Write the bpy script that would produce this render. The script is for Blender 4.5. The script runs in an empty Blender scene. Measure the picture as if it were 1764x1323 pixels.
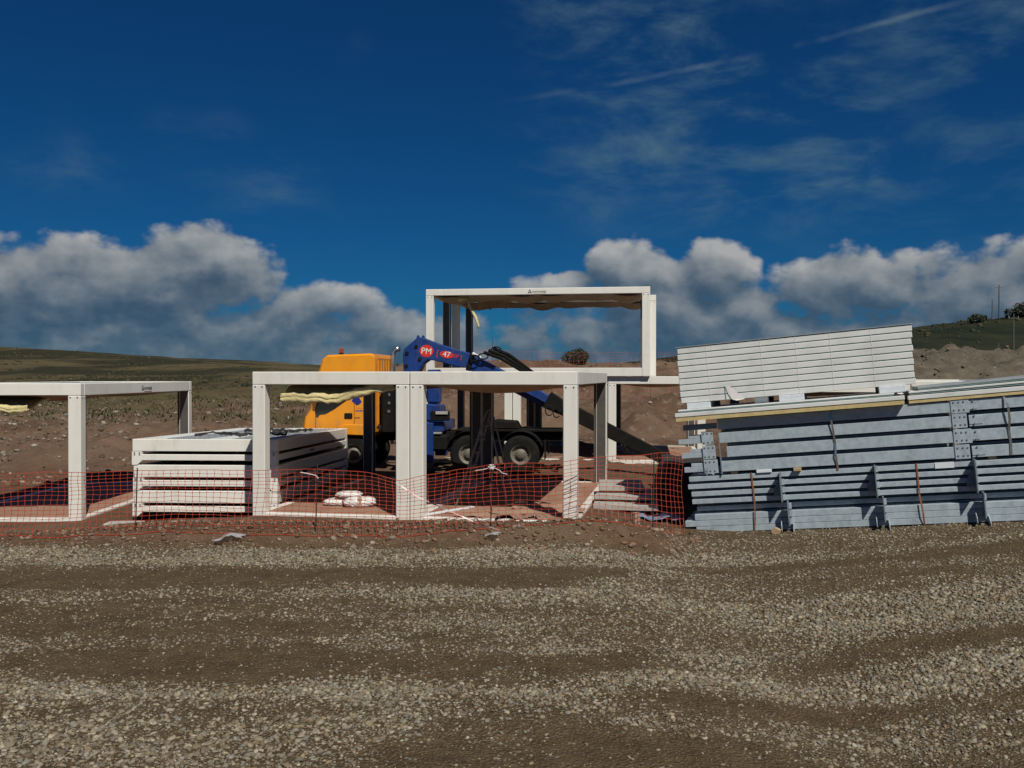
import bpy, bmesh, math, random
import numpy as np
from mathutils import Vector, Matrix, Euler

R = math.radians
random.seed(7)
rng = np.random.default_rng(11)
scene = bpy.context.scene
COL = scene.collection

# ------------------------------------------------------------------ camera
EYE = 2.62
cam_d = bpy.data.cameras.new('camera')
cam_d.sensor_width = 36.0
cam_d.lens = 33.06
cam_d.clip_start = 0.1
cam_d.clip_end = 12000
cam = bpy.data.objects.new('camera', cam_d)
COL.objects.link(cam)
cam.location = (0, 0, EYE)
cam.rotation_euler = (R(90 - 0.48), 0, 0)
scene.camera = cam

# ------------------------------------------------------------------ sky and sun
SUN_EL, SUN_AZ = 50.0, 158.0          # sun behind the camera, a little to the right
world = bpy.data.worlds.new('World')
scene.world = world
world.use_nodes = True
world.cycles.sampling_method = 'MANUAL'
world.cycles.sample_map_resolution = 256


class NT:
    """small helper for building node trees"""
    def __init__(self, tree):
        self.t = tree
        self.l = tree.links

    def node(self, kind, **kw):
        n = self.t.nodes.new(kind)
        for k, v in kw.items():
            setattr(n, k, v)
        return n

    def put(self, sock, val):
        if hasattr(val, 'is_output') or hasattr(val, 'links'):
            self.l.new(val, sock)
        elif val is not None:
            sock.default_value = val

    def math(self, op, a, b=None, c=None, clamp=False):
        n = self.node('ShaderNodeMath', operation=op, use_clamp=clamp)
        self.put(n.inputs[0], a)
        if b is not None:
            self.put(n.inputs[1], b)
        if c is not None:
            self.put(n.inputs[2], c)
        return n.outputs[0]

    def smooth(self, x, a, b, lo=0.0, hi=1.0):
        n = self.node('ShaderNodeMapRange', interpolation_type='SMOOTHSTEP')
        self.put(n.inputs[0], x)
        n.inputs[1].default_value = a
        n.inputs[2].default_value = b
        n.inputs[3].default_value = lo
        n.inputs[4].default_value = hi
        return n.outputs[0]

    def noise(self, vec, scale, detail=4, rough=0.55, dims='3D', distort=0.0):
        n = self.node('ShaderNodeTexNoise', noise_dimensions=dims)
        if vec is not None:
            self.l.new(vec, n.inputs['Vector'])
        n.inputs['Scale'].default_value = scale
        n.inputs['Detail'].default_value = detail
        n.inputs['Roughness'].default_value = rough
        n.inputs['Distortion'].default_value = distort
        return n.outputs['Fac']

    def combine(self, x, y, z=0.0):
        n = self.node('ShaderNodeCombineXYZ')
        self.put(n.inputs[0], x); self.put(n.inputs[1], y); self.put(n.inputs[2], z)
        return n.outputs[0]

    def mix(self, fac, a, b, mode='MIX'):
        n = self.node('ShaderNodeMix', data_type='RGBA', blend_type=mode)
        self.put(n.inputs[0], fac)
        for s, v in ((n.inputs[6], a), (n.inputs[7], b)):
            if isinstance(v, tuple):
                s.default_value = (v[0], v[1], v[2], 1)
            else:
                self.l.new(v, s)
        return n.outputs[2]

    def ramp(self, fac, stops):
        n = self.node('ShaderNodeValToRGB')
        e = n.color_ramp.elements
        while len(e) < len(stops):
            e.new(0.5)
        for el, (p, c) in zip(e, stops):
            el.position = p
            el.color = (c[0], c[1], c[2], 1)
        self.l.new(fac, n.inputs[0])
        return n.outputs[0]


def build_world():
    t = world.node_tree
    t.nodes.clear()
    w = NT(t)
    out = w.node('ShaderNodeOutputWorld')
    bg = w.node('ShaderNodeBackground')
    bg.inputs['Strength'].default_value = 0.05
    w.l.new(bg.outputs[0], out.inputs[0])
    sky = w.node('ShaderNodeTexSky', sky_type='NISHITA')
    sky.sun_disc = False
    sky.sun_elevation = R(SUN_EL)
    sky.sun_rotation = R(SUN_AZ)
    sky.altitude = 900
    sky.air_density = 1.0
    sky.dust_density = 0.25
    sky.ozone_density = 2.5
    # the camera's saturated, contrasty rendering of the blue
    tint = w.mix(1.0, sky.outputs[0], (0.055, 0.365, 0.70), 'MULTIPLY')
    # ---- cloud density as a function of azimuth / elevation (tens of degrees)
    g = bpy.data.node_groups.new('cloud_density', 'ShaderNodeTree')
    g.interface.new_socket('P', in_out='INPUT', socket_type='NodeSocketVector')
    g.interface.new_socket('D', in_out='OUTPUT', socket_type='NodeSocketFloat')
    n = NT(g)
    gi = n.node('NodeGroupInput'); go = n.node('NodeGroupOutput')
    P = gi.outputs[0]
    # warp so that outlines billow
    sep = n.node('ShaderNodeSeparateXYZ'); n.l.new(P, sep.inputs[0])
    w1 = n.noise(P, 2.6, 2, 0.5)
    off = n.combine(n.math('MULTIPLY', n.math('SUBTRACT', w1, 0.5), 0.30),
                    n.math('MULTIPLY', n.math('SUBTRACT', n.noise(P, 3.3, 2, 0.5), 0.5), 0.16))
    va = n.node('ShaderNodeVectorMath', operation='ADD')
    n.l.new(P, va.inputs[0]); n.l.new(off, va.inputs[1])
    s2 = n.node('ShaderNodeSeparateXYZ'); n.l.new(va.outputs[0], s2.inputs[0])
    az, el = s2.outputs[0], s2.outputs[1]
    banks = [(-2.45, .55, .95, .34, .95), (-1.85, .68, .50, .30, .95), (-1.10, .40, .62, .22, .62),
             (-2.60, .30, .95, .22, .85), (-.62, .34, .28, .18, .85),
             (.32, .63, .32, .11, .75), (.72, .70, .36, .22, 1.0),
             (1.18, .70, .30, .22, .95), (1.0, .42, .85, .26, .85), (1.95, .60, .45, .25, .9),
             (2.7, .54, .50, .27, .8), 
             (3.9, .6, .8, .3, .9), (-4.1, .5, .9, .3, .9)]
    env = None
    for (a, e, ra, re, wt) in banks:
        e -= .09
        dx = n.math('MULTIPLY', n.math('SUBTRACT', az, a), 1 / ra)
        dy = n.math('MULTIPLY', n.math('SUBTRACT', el, e), 1 / re)
        q = n.math('ADD', n.math('MULTIPLY', dx, dx), n.math('MULTIPLY', dy, dy))
        b = n.math('MULTIPLY', n.math('SUBTRACT', 1.0, q), wt)
        env = b if env is None else n.math('MAXIMUM', env, b)
    # broken cloud all round the horizon, everywhere alike
    low = n.noise(P, .9, 2, .5)
    band = n.math('MULTIPLY', n.smooth(el, .02, .75, 1.0, 0.0), n.smooth(low, .34, .58, .45, .9))
    env = n.math('MAXIMUM', n.math('MAXIMUM', env, -1.4), n.math('SUBTRACT', band, n.smooth(el, .25, .9, .12, 1.4)))
    st = n.node('ShaderNodeVectorMath', operation='MULTIPLY')
    n.l.new(P, st.inputs[0]); st.inputs[1].default_value = (1.0, 1.35, 1.0)
    f0 = n.noise(st.outputs[0], 2.4, 5, 0.5)
    vo = n.node('ShaderNodeTexVoronoi', voronoi_dimensions='2D', feature='SMOOTH_F1', normalize=True)
    n.l.new(st.outputs[0], vo.inputs['Vector'])
    vo.inputs['Scale'].default_value = 4.0; vo.inputs['Detail'].default_value = 3.0
    vo.inputs['Roughness'].default_value = .55; vo.inputs['Smoothness'].default_value = .35
    f1 = n.math('ADD', n.math('MULTIPLY', f0, .72), n.math('MULTIPLY', n.math('SUBTRACT', .85, vo.outputs['Distance']), .34))
    d = n.math('ADD', n.math('MULTIPLY', env, .62), n.math('MULTIPLY', n.math('SUBTRACT', f1, .54), 1.8))
    n.l.new(d, go.inputs[0])

    tc = w.node('ShaderNodeTexCoord')
    nv = w.node('ShaderNodeVectorMath', operation='NORMALIZE')
    w.l.new(tc.outputs['Generated'], nv.inputs[0])
    sp = w.node('ShaderNodeSeparateXYZ'); w.l.new(nv.outputs[0], sp.inputs[0])
    A = w.math('MULTIPLY', w.math('ARCTAN2', sp.outputs[0], sp.outputs[1]), 5.73)
    E = w.math('MULTIPLY', w.math('ARCSINE', sp.outputs[2]), 5.73)
    p0 = w.combine(A, E)
    p1 = w.combine(w.math('ADD', A, .05), w.math('ADD', E, .12))
    ds = []
    for p in (p0, p1):
        gn = w.node('ShaderNodeGroup'); gn.node_tree = g
        w.l.new(p, gn.inputs[0]); ds.append(gn.outputs[0])
    alpha = w.smooth(ds[0], .0, .26)
    lit = w.math('MULTIPLY', w.math('SUBTRACT', ds[0], ds[1]), .95)
    # higher cloud is whiter, the low decks further off are bluer
    lit = w.math('ADD', lit, w.math('MULTIPLY', E, .30))
    lit = w.math('ADD', lit, .06)
    thin = w.smooth(ds[0], .1, .75, .10, 0.0)
    lit = w.math('ADD', lit, thin, clamp=True)
    ccol = w.ramp(lit, [(0.0, (1.0, 1.85, 2.9)), (.22, (1.9, 2.75, 3.75)), (.45, (3.7, 4.4, 5.1)),
                        (.72, (5.9, 6.4, 6.8)), (1.0, (8.6, 8.7, 8.7))])
    acl = w.math('MULTIPLY', alpha, w.smooth(E, 1.5, 1.05))
    acl = w.math('MULTIPLY', acl, w.smooth(E, .0, .6, .80, .96))
    base = w.mix(acl, tint, ccol)
    # ---- high thin cirrus
    rot = w.node('ShaderNodeMapping'); w.l.new(p0, rot.inputs[0])
    rot.inputs['Rotation'].default_value = (0, 0, R(38))
    rot.inputs['Scale'].default_value = (.75, 1.9, 1)
    c1 = w.noise(rot.outputs[0], 1.5, 6, .62, distort=.25)
    c2 = w.noise(p0, .62, 2, .5)
    ci = w.math('MULTIPLY', w.smooth(c1, .42, .80), w.smooth(w.math('ADD', c2, w.smooth(A, -.8, 1.4, -.13, .11)), .40, .62))
    ci = w.math('MULTIPLY', ci, w.smooth(E, .55, 1.2))
    ci = w.math('MULTIPLY', ci, .85, clamp=True)
    full = w.mix(ci, base, (2.0, 3.8, 4.8))
    # contrail
    lw = w.math('ADD', w.math('MULTIPLY', A, .135), 1.645)
    dl = w.math('ABSOLUTE', w.math('SUBTRACT', w.math('ADD', E, w.math('MULTIPLY', w.noise(p0, 6, 4, .6), .03)), lw))
    tr = w.math('MULTIPLY', w.smooth(dl, .0, .026, 1.0, 0.0), w.smooth(w.noise(p0, 1.6, 3, .6), .42, .66))
    tr = w.math('MULTIPLY', tr, w.math('MULTIPLY', w.smooth(A, -.3, .6), .35))
    full = w.mix(tr, full, (3.4, 4.8, 5.6))
    w.l.new(full, bg.inputs[0])


build_world()

sun_d = bpy.data.lights.new('sun', 'SUN')
sun_d.energy = 4.8
sun_d.angle = R(0.53)
sun_d.color = (1.0, .95, .85)
sun = bpy.data.objects.new('sun', sun_d)
COL.objects.link(sun)
_h = math.cos(R(SUN_EL))
to_sun = Vector((math.sin(R(SUN_AZ)) * _h, math.cos(R(SUN_AZ)) * _h, math.sin(R(SUN_EL))))
sun.rotation_euler = (-to_sun).to_track_quat('-Z', 'Y').to_euler()
sun.location = (5, -10, 30)

vs = scene.view_settings
vs.view_transform = 'Standard'
vs.look = 'None'
vs.exposure = -0.12
vs.gamma = 1.0
vs.use_curve_mapping = False
scene.cycles.max_bounces = 5
scene.cycles.transparent_max_bounces = 12

# ------------------------------------------------------------------ materials
MATS = {}


def mat(name, c1, c2=None, rough=.6, metal=0.0, scale=6.0, bump=0.0, bscale=40.0, dirt=None, dirt_scale=2.0,
        dirt_amt=.4, stretch=(1, 1, 1), spec=.5, coords='Object'):
    if name in MATS:
        return MATS[name]
    m = bpy.data.materials.new(name)
    m.use_nodes = True
    t = m.node_tree
    n = NT(t)
    b = t.nodes['Principled BSDF']
    b.inputs['Roughness'].default_value = rough
    b.inputs['Metallic'].default_value = metal
    b.inputs['Specular IOR Level'].default_value = spec
    tc = n.node('ShaderNodeTexCoord')
    mp = n.node('ShaderNodeMapping')
    mp.inputs['Scale'].default_value = stretch
    n.l.new(tc.outputs[coords], mp.inputs[0])
    v = mp.outputs[0]
    col = n.mix(n.smooth(n.noise(v, scale, 6, .6), .3, .7), c1, c2 or tuple(x * .82 for x in c1))
    if dirt:
        f = n.math('MULTIPLY', n.smooth(n.noise(v, dirt_scale, 8, .68), .48, .75), dirt_amt)
        col = n.mix(f, col, dirt)
    n.l.new(col, b.inputs['Base Color'])
    rr = n.math('ADD', n.math('MULTIPLY', n.noise(v, scale * 2.3, 4, .6), .25), rough - .12)
    n.l.new(rr, b.inputs['Roughness'])
    if bump:
        bp = n.node('ShaderNodeBump')
        bp.inputs['Strength'].default_value = bump
        bp.inputs['Distance'].default_value = .02
        n.l.new(n.noise(v, bscale, 5, .6), bp.inputs['Height'])
        n.l.new(bp.outputs[0], b.inputs['Normal'])
    MATS[name] = m
    return m


WHITE = mat('white_painted_steel', (.735, .72, .66), (.70, .685, .62), rough=.42, scale=1.5, dirt=(.34, .29, .22),
            dirt_scale=2.3, dirt_amt=.26, stretch=(1.6, 1.6, .45))
WHITE2 = mat('white_panel_sheet', (.68, .69, .665), (.61, .625, .605), rough=.38, scale=2.5, dirt=(.42, .40, .35),
             dirt_scale=2.6, dirt_amt=.35)
SEAM = mat('sheet_seam', (.20, .28, .28), (.14, .22, .22), rough=.4)
GALV = mat('galvanised_steel', (.42, .49, .53), (.33, .395, .435), rough=.48, metal=.15, scale=9, dirt=(.13, .16, .18),
           dirt_scale=5, dirt_amt=.5, bump=.05, bscale=90)
GALVD = mat('galvanised_plate', (.22, .275, .31), (.15, .195, .225), rough=.5, metal=.25, scale=12, dirt=(.10, .12, .13),
            dirt_scale=6, dirt_amt=.5, bump=.06, bscale=60)
POSTDARK = mat('dark_post_face', (.085, .078, .070), (.06, .054, .048), rough=.6, scale=4)
PLY = mat('plywood_floor', (.325, .195, .13), (.255, .148, .098), rough=.75, scale=3, dirt=(.17, .115, .08), dirt_scale=2,
          dirt_amt=.6, stretch=(1, .3, 1))
KRAFT = mat('brown_vapour_paper', (.33, .21, .11), (.24, .145, .07), rough=.7, scale=5, bump=.3, bscale=12)
YELLOW = mat('yellow_glass_wool', (.70, .61, .32), (.60, .51, .25), rough=.95, scale=12, bump=.9, bscale=60, spec=.1)
FOAMY = mat('yellow_foam_core', (.56, .45, .23), (.46, .36, .17), rough=.9, scale=10, bump=.3, bscale=60, spec=.1)
FOAM = mat('white_foam_block', (.66, .70, .74), (.60, .64, .68), rough=.85, scale=8, bump=.25, bscale=80)
ORANGE = mat('orange_cab_paint', (.78, .30, .012), (.72, .265, .010), rough=.33, scale=3, dirt=(.36, .20, .09),
             dirt_scale=2.5, dirt_amt=.6, stretch=(1, 1, .5))
BLUE = mat('blue_crane_paint', (.008, .042, .20), (.006, .030, .15), rough=.4, scale=4, dirt=(.07, .07, .075),
           dirt_scale=3, dirt_amt=.55)
BLACK = mat('black_chassis_paint', (.010, .0095, .009), (.014, .0125, .011), rough=.8, scale=6, dirt=(.024, .019, .014),
            dirt_scale=3, dirt_amt=.5, spec=.08)
RUBBER = mat('tyre_rubber', (.011, .011, .011), (.017, .016, .014), rough=.85, scale=8, spec=.1, dirt=(.04, .032, .024), dirt_scale=4,
             dirt_amt=.5, bump=.2)
RIM = mat('pale_wheel_rim', (.17, .15, .12), (.11, .095, .075), rough=.55, scale=6)
GLASS = mat('dark_cab_glass', (.012, .016, .017), (.018, .022, .022), rough=.08, scale=2, spec=.8)
CHROME = mat('polished_exhaust', (.62, .62, .60), (.5, .5, .48), rough=.22, metal=.9)
RED = mat('red_print', (.62, .035, .02), (.58, .03, .018), rough=.4)
INKW = mat('white_print', (.75, .75, .73), (.7, .7, .68), rough=.45)
INK = mat('black_print', (.02, .02, .022), (.025, .025, .025), rough=.5)
NAVY = mat('navy_print', (.012, .025, .22), (.012, .022, .18), rough=.4)
NET = mat('orange_plastic_net', (.47, .058, .022), (.37, .042, .017), rough=.5, scale=4)
RUST = mat('rusty_banding', (.27, .095, .03), (.19, .06, .02), rough=.7, scale=14, bump=.2)
BAND = mat('shiny_banding', (.55, .56, .55), (.4, .41, .41), rough=.25, metal=.85, scale=9)
TIMBER = mat('pale_timber', (.42, .30, .18), (.33, .225, .125), rough=.8, scale=6, stretch=(.3, 3, 3), bump=.2)
DARKROD = mat('dark_rod', (.05, .035, .028), (.03, .022, .018), rough=.7, scale=20)
ALU = mat('dull_aluminium', (.20, .20, .195), (.14, .14, .135), rough=.5, metal=.5, scale=9)
BAGS = mat('white_wrapping_film', (.72, .70, .67), (.62, .60, .58), rough=.3, scale=7, bump=.6, bscale=18)
TAPEW = mat('tape_white', (.74, .70, .68), (.68, .64, .62), rough=.4)
TAPER = mat('tape_red', (.50, .18, .17), (.46, .15, .14), rough=.4)
BLUEFILM = mat('pale_blue_film', (.22, .30, .42), (.17, .24, .35), rough=.3, scale=6, bump=.5, bscale=14)
ROOFG = mat('grey_roof_sheet', (.34, .36, .37), (.28, .30, .31), rough=.45, metal=.2, scale=4)
TAR = mat('torn_black_felt', (.02, .02, .021), (.035, .033, .03), rough=.8, scale=12, bump=.5)
AMBER = mat('amber_beacon', (.30, .06, .015), (.25, .05, .012), rough=.25)
BROWNM = mat('rust_brown_box', (.13, .06, .03), (.09, .04, .02), rough=.7, scale=8)
CONC = mat('pale_concrete', (.40, .38, .34), (.33, .31, .28), rough=.85, scale=6, bump=.3)
POLE = mat('grey_pole', (.10, .095, .085), (.075, .07, .065), rough=.8)
BARK = mat('bark', (.06, .045, .03), (.04, .03, .02), rough=.9)
LEAF = mat('dark_leaves', (.026, .034, .014), (.015, .021, .009), rough=.7, scale=3)


# ------------------------------------------------------------------ mesh helpers
class MB:
    def __init__(self):
        self.v = []
        self.f = []

    def box(self, x0, x1, y0, y1, z0, z1):
        b = len(self.v)
        self.v += [(x0, y0, z0), (x1, y0, z0), (x1, y1, z0), (x0, y1, z0),
                   (x0, y0, z1), (x1, y0, z1), (x1, y1, z1), (x0, y1, z1)]
        self.f += [tuple(b + i for i in q) for q in
                   ((0, 3, 2, 1), (4, 5, 6, 7), (0, 1, 5, 4), (1, 2, 6, 5), (2, 3, 7, 6), (3, 0, 4, 7))]
        return self

    def prism(self, pts, y0, y1):
        """polygon in xz extruded along y"""
        b = len(self.v); k = len(pts)
        self.v += [(x, y0, z) for x, z in pts] + [(x, y1, z) for x, z in pts]
        self.f.append(tuple(b + i for i in range(k)))
        self.f.append(tuple(b + k + i for i in reversed(range(k))))
        for i in range(k):
            j = (i + 1) % k
            self.f.append((b + i, b + k + i, b + k + j, b + j))
        return self

    def tube(self, pts, r, n=8, cap=True):
        pts = [Vector(p) for p in pts]
        b = len(self.v)
        rs = r if isinstance(r, (list, tuple)) else [r] * len(pts)
        up = None
        for i, p in enumerate(pts):
            d = (pts[min(i + 1, len(pts) - 1)] - pts[max(i - 1, 0)]).normalized()
            if up is None:
                up = Vector((0, 0, 1)) if abs(d.z) < .9 else Vector((1, 0, 0))
            s = d.cross(up).normalized()
            q = s.cross(d).normalized()
            up = q
            for k in range(n):
                a = 2 * math.pi * (k + .5) / n
                self.v.append(tuple(p + (s * math.cos(a) + q * math.sin(a)) * rs[i]))
        for i in range(len(pts) - 1):
            for k in range(n):
                k2 = (k + 1) % n
                self.f.append((b + i * n + k, b + i * n + k2, b + (i + 1) * n + k2, b + (i + 1) * n + k))
        if cap:
            self.f.append(tuple(b + k for k in reversed(range(n))))
            self.f.append(tuple(b + (len(pts) - 1) * n + k for k in range(n)))
        return self

    def lathe(self, prof, c, n=24):
        """profile (radius, y) turned about an axis along y through c"""
        b = len(self.v); k = len(prof)
        for i in range(n):
            a = 2 * math.pi * i / n
            for r, y in prof:
                self.v.append((c[0] + r * math.cos(a), c[1] + y, c[2] + r * math.sin(a)))
        for i in range(n):
            i2 = (i + 1) % n
            for j in range(k - 1):
                self.f.append((b + i * k + j, b + i * k + j + 1, b + i2 * k + j + 1, b + i2 * k + j))
        return self

    def grid(self, fn, nu, nv, thick=0.0):
        """sheet; fn(s,t)->point; with thickness downwards when asked"""
        b = len(self.v)
        lay = 2 if thick else 1
        for L in range(lay):
            for j in range(nv + 1):
                for i in range(nu + 1):
                    x, y, z = fn(i / nu, j / nv)
                    self.v.append((x, y, z - thick * L))
        w = nu + 1
        off = b + w * (nv + 1)
        for j in range(nv):
            for i in range(nu):
                q = (j * w + i, j * w + i + 1, (j + 1) * w + i + 1, (j + 1) * w + i)
                self.f.append(tuple(b + t for t in q))
                if thick:
                    self.f.append(tuple(off + t for t in reversed(q)))
        if thick:
            edge = [i for i in range(w)] + [j * w + nu for j in range(1, nv + 1)] + \
                   [nv * w + i for i in range(nu - 1, -1, -1)] + [j * w for j in range(nv - 1, 0, -1)]
            for k in range(len(edge)):
                a_, c_ = edge[k], edge[(k + 1) % len(edge)]
                self.f.append((b + c_, b + a_, off + a_, off + c_))
        return self

    def mesh(self, name, m, smooth=False):
        me = bpy.data.meshes.new(name)
        me.from_pydata(self.v, [], self.f)
        me.materials.append(m)
        if smooth:
            me.polygons.foreach_set('use_smooth', [True] * len(me.polygons))
        me.update()
        return me

    def build(self, name, m, parent=None, bevel=0.0, smooth=False, loc=None, rot=None):
        o = bpy.data.objects.new(name, self.mesh(name, m, smooth))
        return link(o, parent, bevel, loc, rot)


def link(o, parent=None, bevel=0.0, loc=None, rot=None):
    COL.objects.link(o)
    if parent:
        o.parent = parent
    if loc is not None:
        o.location = loc
    if rot is not None:
        o.rotation_euler = rot
    if bevel:
        md = o.modifiers.new('bevel', 'BEVEL')
        md.width = bevel
        md.segments = 1
        md.limit_method = 'ANGLE'
    return o


def tag(o, label, cat, group=None, kind=None):
    o['label'] = label
    o['category'] = cat
    if group:
        o['group'] = group
    if kind:
        o['kind'] = kind
    return o


def empty(name, loc, rot=(0, 0, 0)):
    o = bpy.data.objects.new(name, None)
    o.empty_display_size = .2
    COL.objects.link(o)
    o.location = loc
    o.rotation_euler = rot
    return o


TEXTS = {}


def text_mesh(txt, size, extrude=.0015):
    if (txt, size) in TEXTS:
        return TEXTS[(txt, size)]
    cu = bpy.data.curves.new('lettering', 'FONT')
    cu.body = txt
    cu.size = size
    cu.align_x = 'CENTER'
    cu.align_y = 'CENTER'
    cu.extrude = extrude
    cu.resolution_u = 2
    tmp = bpy.data.objects.new('lettering_tmp', cu)
    COL.objects.link(tmp)
    dg = bpy.context.evaluated_depsgraph_get()
    me = bpy.data.meshes.new_from_object(tmp.evaluated_get(dg))
    bpy.data.objects.remove(tmp)
    bpy.data.curves.remove(cu)
    TEXTS[(txt, size)] = me
    return me


for _t in (('normetal', .13 * .95), ('normetal', .125 * .95), ('normetal', .10), ('PM', .23), ('47', .21), ('[', .22), ('SP ]', .15)):
    text_mesh(*_t)          # made while the scene is still empty: each one is evaluated only once


def text_part(name, txt, size, m, parent, loc, rot=(R(90), 0, 0), squash=1.0):
    me = text_mesh(txt, size)
    me.materials.clear()
    me.materials.append(m)
    o = bpy.data.objects.new(name, me)
    link(o, parent, 0, loc, rot)
    o.scale = (1, squash, 1)
    return o


# ------------------------------------------------------------------ numpy noise and the lie of the land
def _hash(ix, iy, seed):
    h = (ix.astype(np.int64) * 374761393 + iy.astype(np.int64) * 668265263 + seed * 974634777) & 0x7fffffff
    h = ((h ^ (h >> 13)) * 1274126177) & 0x7fffffff
    return ((h ^ (h >> 16)) & 0xffff) / 65535.0


def vnoise(x, y, seed=0):
    x = np.asarray(x, float); y = np.asarray(y, float)
    ix = np.floor(x); iy = np.floor(y)
    fx = x - ix; fy = y - iy
    fx = fx * fx * (3 - 2 * fx); fy = fy * fy * (3 - 2 * fy)
    a = _hash(ix, iy, seed); b = _hash(ix + 1, iy, seed)
    c = _hash(ix, iy + 1, seed); d = _hash(ix + 1, iy + 1, seed)
    return (a * (1 - fx) + b * fx) * (1 - fy) + (c * (1 - fx) + d * fx) * fy


def fbm(x, y, octv=4, seed=0, gain=.5):
    s = 0.0; amp = 1.0; tot = 0.0
    for k in range(octv):
        s = s + amp * vnoise(x * 2 ** k, y * 2 ** k, seed + k * 17)
        tot += amp
        amp *= gain
    return s / tot


def sst(a, b, x):
    t = np.clip((x - a) / (b - a), 0, 1)
    return t * t * (3 - 2 * t)


def ground_z(x, y):
    x = np.asarray(x, float); y = np.asarray(y, float)
    z = -.15 + 0 * x
    # builders' plot behind the gravel: a little lower on the left
    plot = -.15 + .23 * sst(-9.0, -5.0, x) - .16 * sst(2.2, 4.5, x)
    plot = plot - .22 * sst(-7.75, -7.45, x) * (1 - sst(-4.9, -4.65, x)) * sst(16.9, 17.7, y) * (1 - sst(24.5, 26, y))
    k = sst(15.0, 16.2, y)
    z = z * (1 - k) + plot * k
    # gravel apron climbing to the right under the beam stack
    dback = (x - 3.27) * .3256 + (y - 16.9) * .9455
    ramp = np.clip(x - 3.05, 0, 14) * .1015
    keep = 1 - sst(1.2, 2.1, dback)
    z = z + (ramp - .165 * sst(1.2, 3.0, x) * (1 - .45 * sst(6, 9, x))) * keep
    # earth ridge heaped along the net
    ridge = np.exp(-((y - 15.75) / .38) ** 2) * (.04 + .12 * fbm(x * .9, y * .9, 3, 5)) * (1 - sst(2.2, 3.4, x))
    z = z + ridge
    z = z + .10 * np.exp(-((x - 1.3) / .8) ** 2 - ((y - 15.75) / .3) ** 2)
    # wheel ruts in the apron
    rut = (fbm(x * .16 + y * .02, y * 1.3 - x * .06, 4, 3) - .5) * .10 * (1 - sst(14.6, 15.6, y))
    z = z + rut
    fine = (fbm(x * 3.0, y * 3.0, 3, 9) - .5) * .035
    z = z + fine * (1 - .75 * sst(16.3, 17.2, y) * (1 - sst(24, 32, y)))
    # spoil ground behind, rising in banks
    rough = fbm(x * .35, y * .35, 5, 21)
    right = sst(-15, -5, x + (y - 55) * .15)
    bank = 1.5 * sst(40, 46.5, y + (rough - .5) * 6) + 1.85 * sst(51, 59, y + (rough - .5) * 7)
    z = z + bank * right * (1 - .25 * sst(75, 110, y))
    leftw = 1 - right
    lbank = .95 * sst(25, 36, y + (rough - .5) * 7) + .15 * sst(40, 58, y) - .4 * sst(62, 95, y)
    z = z + lbank * leftw * sst(-6.0, -9.5, -(-x) * 1.0 + 0) if False else z + lbank * leftw
    z = z + (rough - .5) * .8 * sst(26, 40, y) * (1 - sst(120, 200, y))
    z = z + (fbm(x * 1.2, y * 1.2, 4, 23) - .5) * .42 * sst(25, 30, y) * (1 - sst(90, 140, y))
    z = z + (fbm(x * 3.6, y * 3.6, 3, 25) - .5) * .16 * sst(25, 27, y) * (1 - sst(60, 80, y))
    # grey spoil heap on the right
    hx = x - 22.5 - 1.0 * (fbm(y * .3, x * .1, 2, 2) - .5)
    heap = np.exp(-np.abs((y - 43 - .10 * hx) / 5.2) ** 2.6) * sst(13.0, 17.5, x) * (3.75 + .05 * hx + 1.1 * sst(23, 29, x) + 1.1 * (fbm(x * .45, y * .45, 4, 31) - .5) + 1.0 * (fbm(x * 1.7, y * 1.7, 3, 33) - .5))
    z = z + np.maximum(heap - bank * right * .75, 0)
    # far hills
    hill = 15.5 * sst(20, 140, x) * sst(85, 215, y)
    z = z + hill + sst(85, 200, y) * sst(20, 120, x) * (fbm(x * .03, y * .03, 4, 41) - .5) * 2.5
    hl = sst(110, 520, y) * (4.5 + 13.5 * sst(-85, -290, x)) if False else sst(110, 520, y) * (4.0 + 14.0 * sst(0, 1, (-x - 85) / 215))
    z = z + hl * sst(60, -40, x) if False else z + hl * (1 - sst(-40, 60, x))
    z = z + sst(110, 300, y) * (1 - sst(-40, 60, x)) * (fbm(x * .012, y * .012, 4, 43) - .5) * 4.0
    # the land goes on level past the skyline and behind the camera
    return z


BANDS = [  # x0, x1, y at x0, y at x1, half width, weight: stony and muddy strips left by traffic
    (-11, 3.5, 14.5, 14.6, .75, .55), (-1, 9, 12.0, 11.4, .55, .6), (2.8, 9, 10.9, 12.2, .55, .45), (-5, 1.5, 8.25, 8.15, .28, .45),
    (1.0, 6.5, 8.7, 8.9, .45, .45), (-6, -.6, 6.9, 7.1, .75, .55), (.8, 4.2, 7.3, 7.6, .35, .35), (2.2, 8.5, 14.9, 14.0, .35, .25),
    (-11, 1.2, 12.75, 12.95, .45, -.8), (-4.6, 1.0, 9.05, 8.95, .38, -.7), (2.0, 9, 14.1, 13.2, .42, -.6),
    (2.4, 8, 9.7, 10.2, .32, -.65), (-.4, 2.4, 6.9, 6.7, .55, -.45), (-9, -2, 10.4, 10.2, .9, -.3), (1.2, 3.6, 8.0, 8.05, .22, -.6),
    (4.5, 9, 7.0, 7.2, .6, -.2)]


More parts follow.
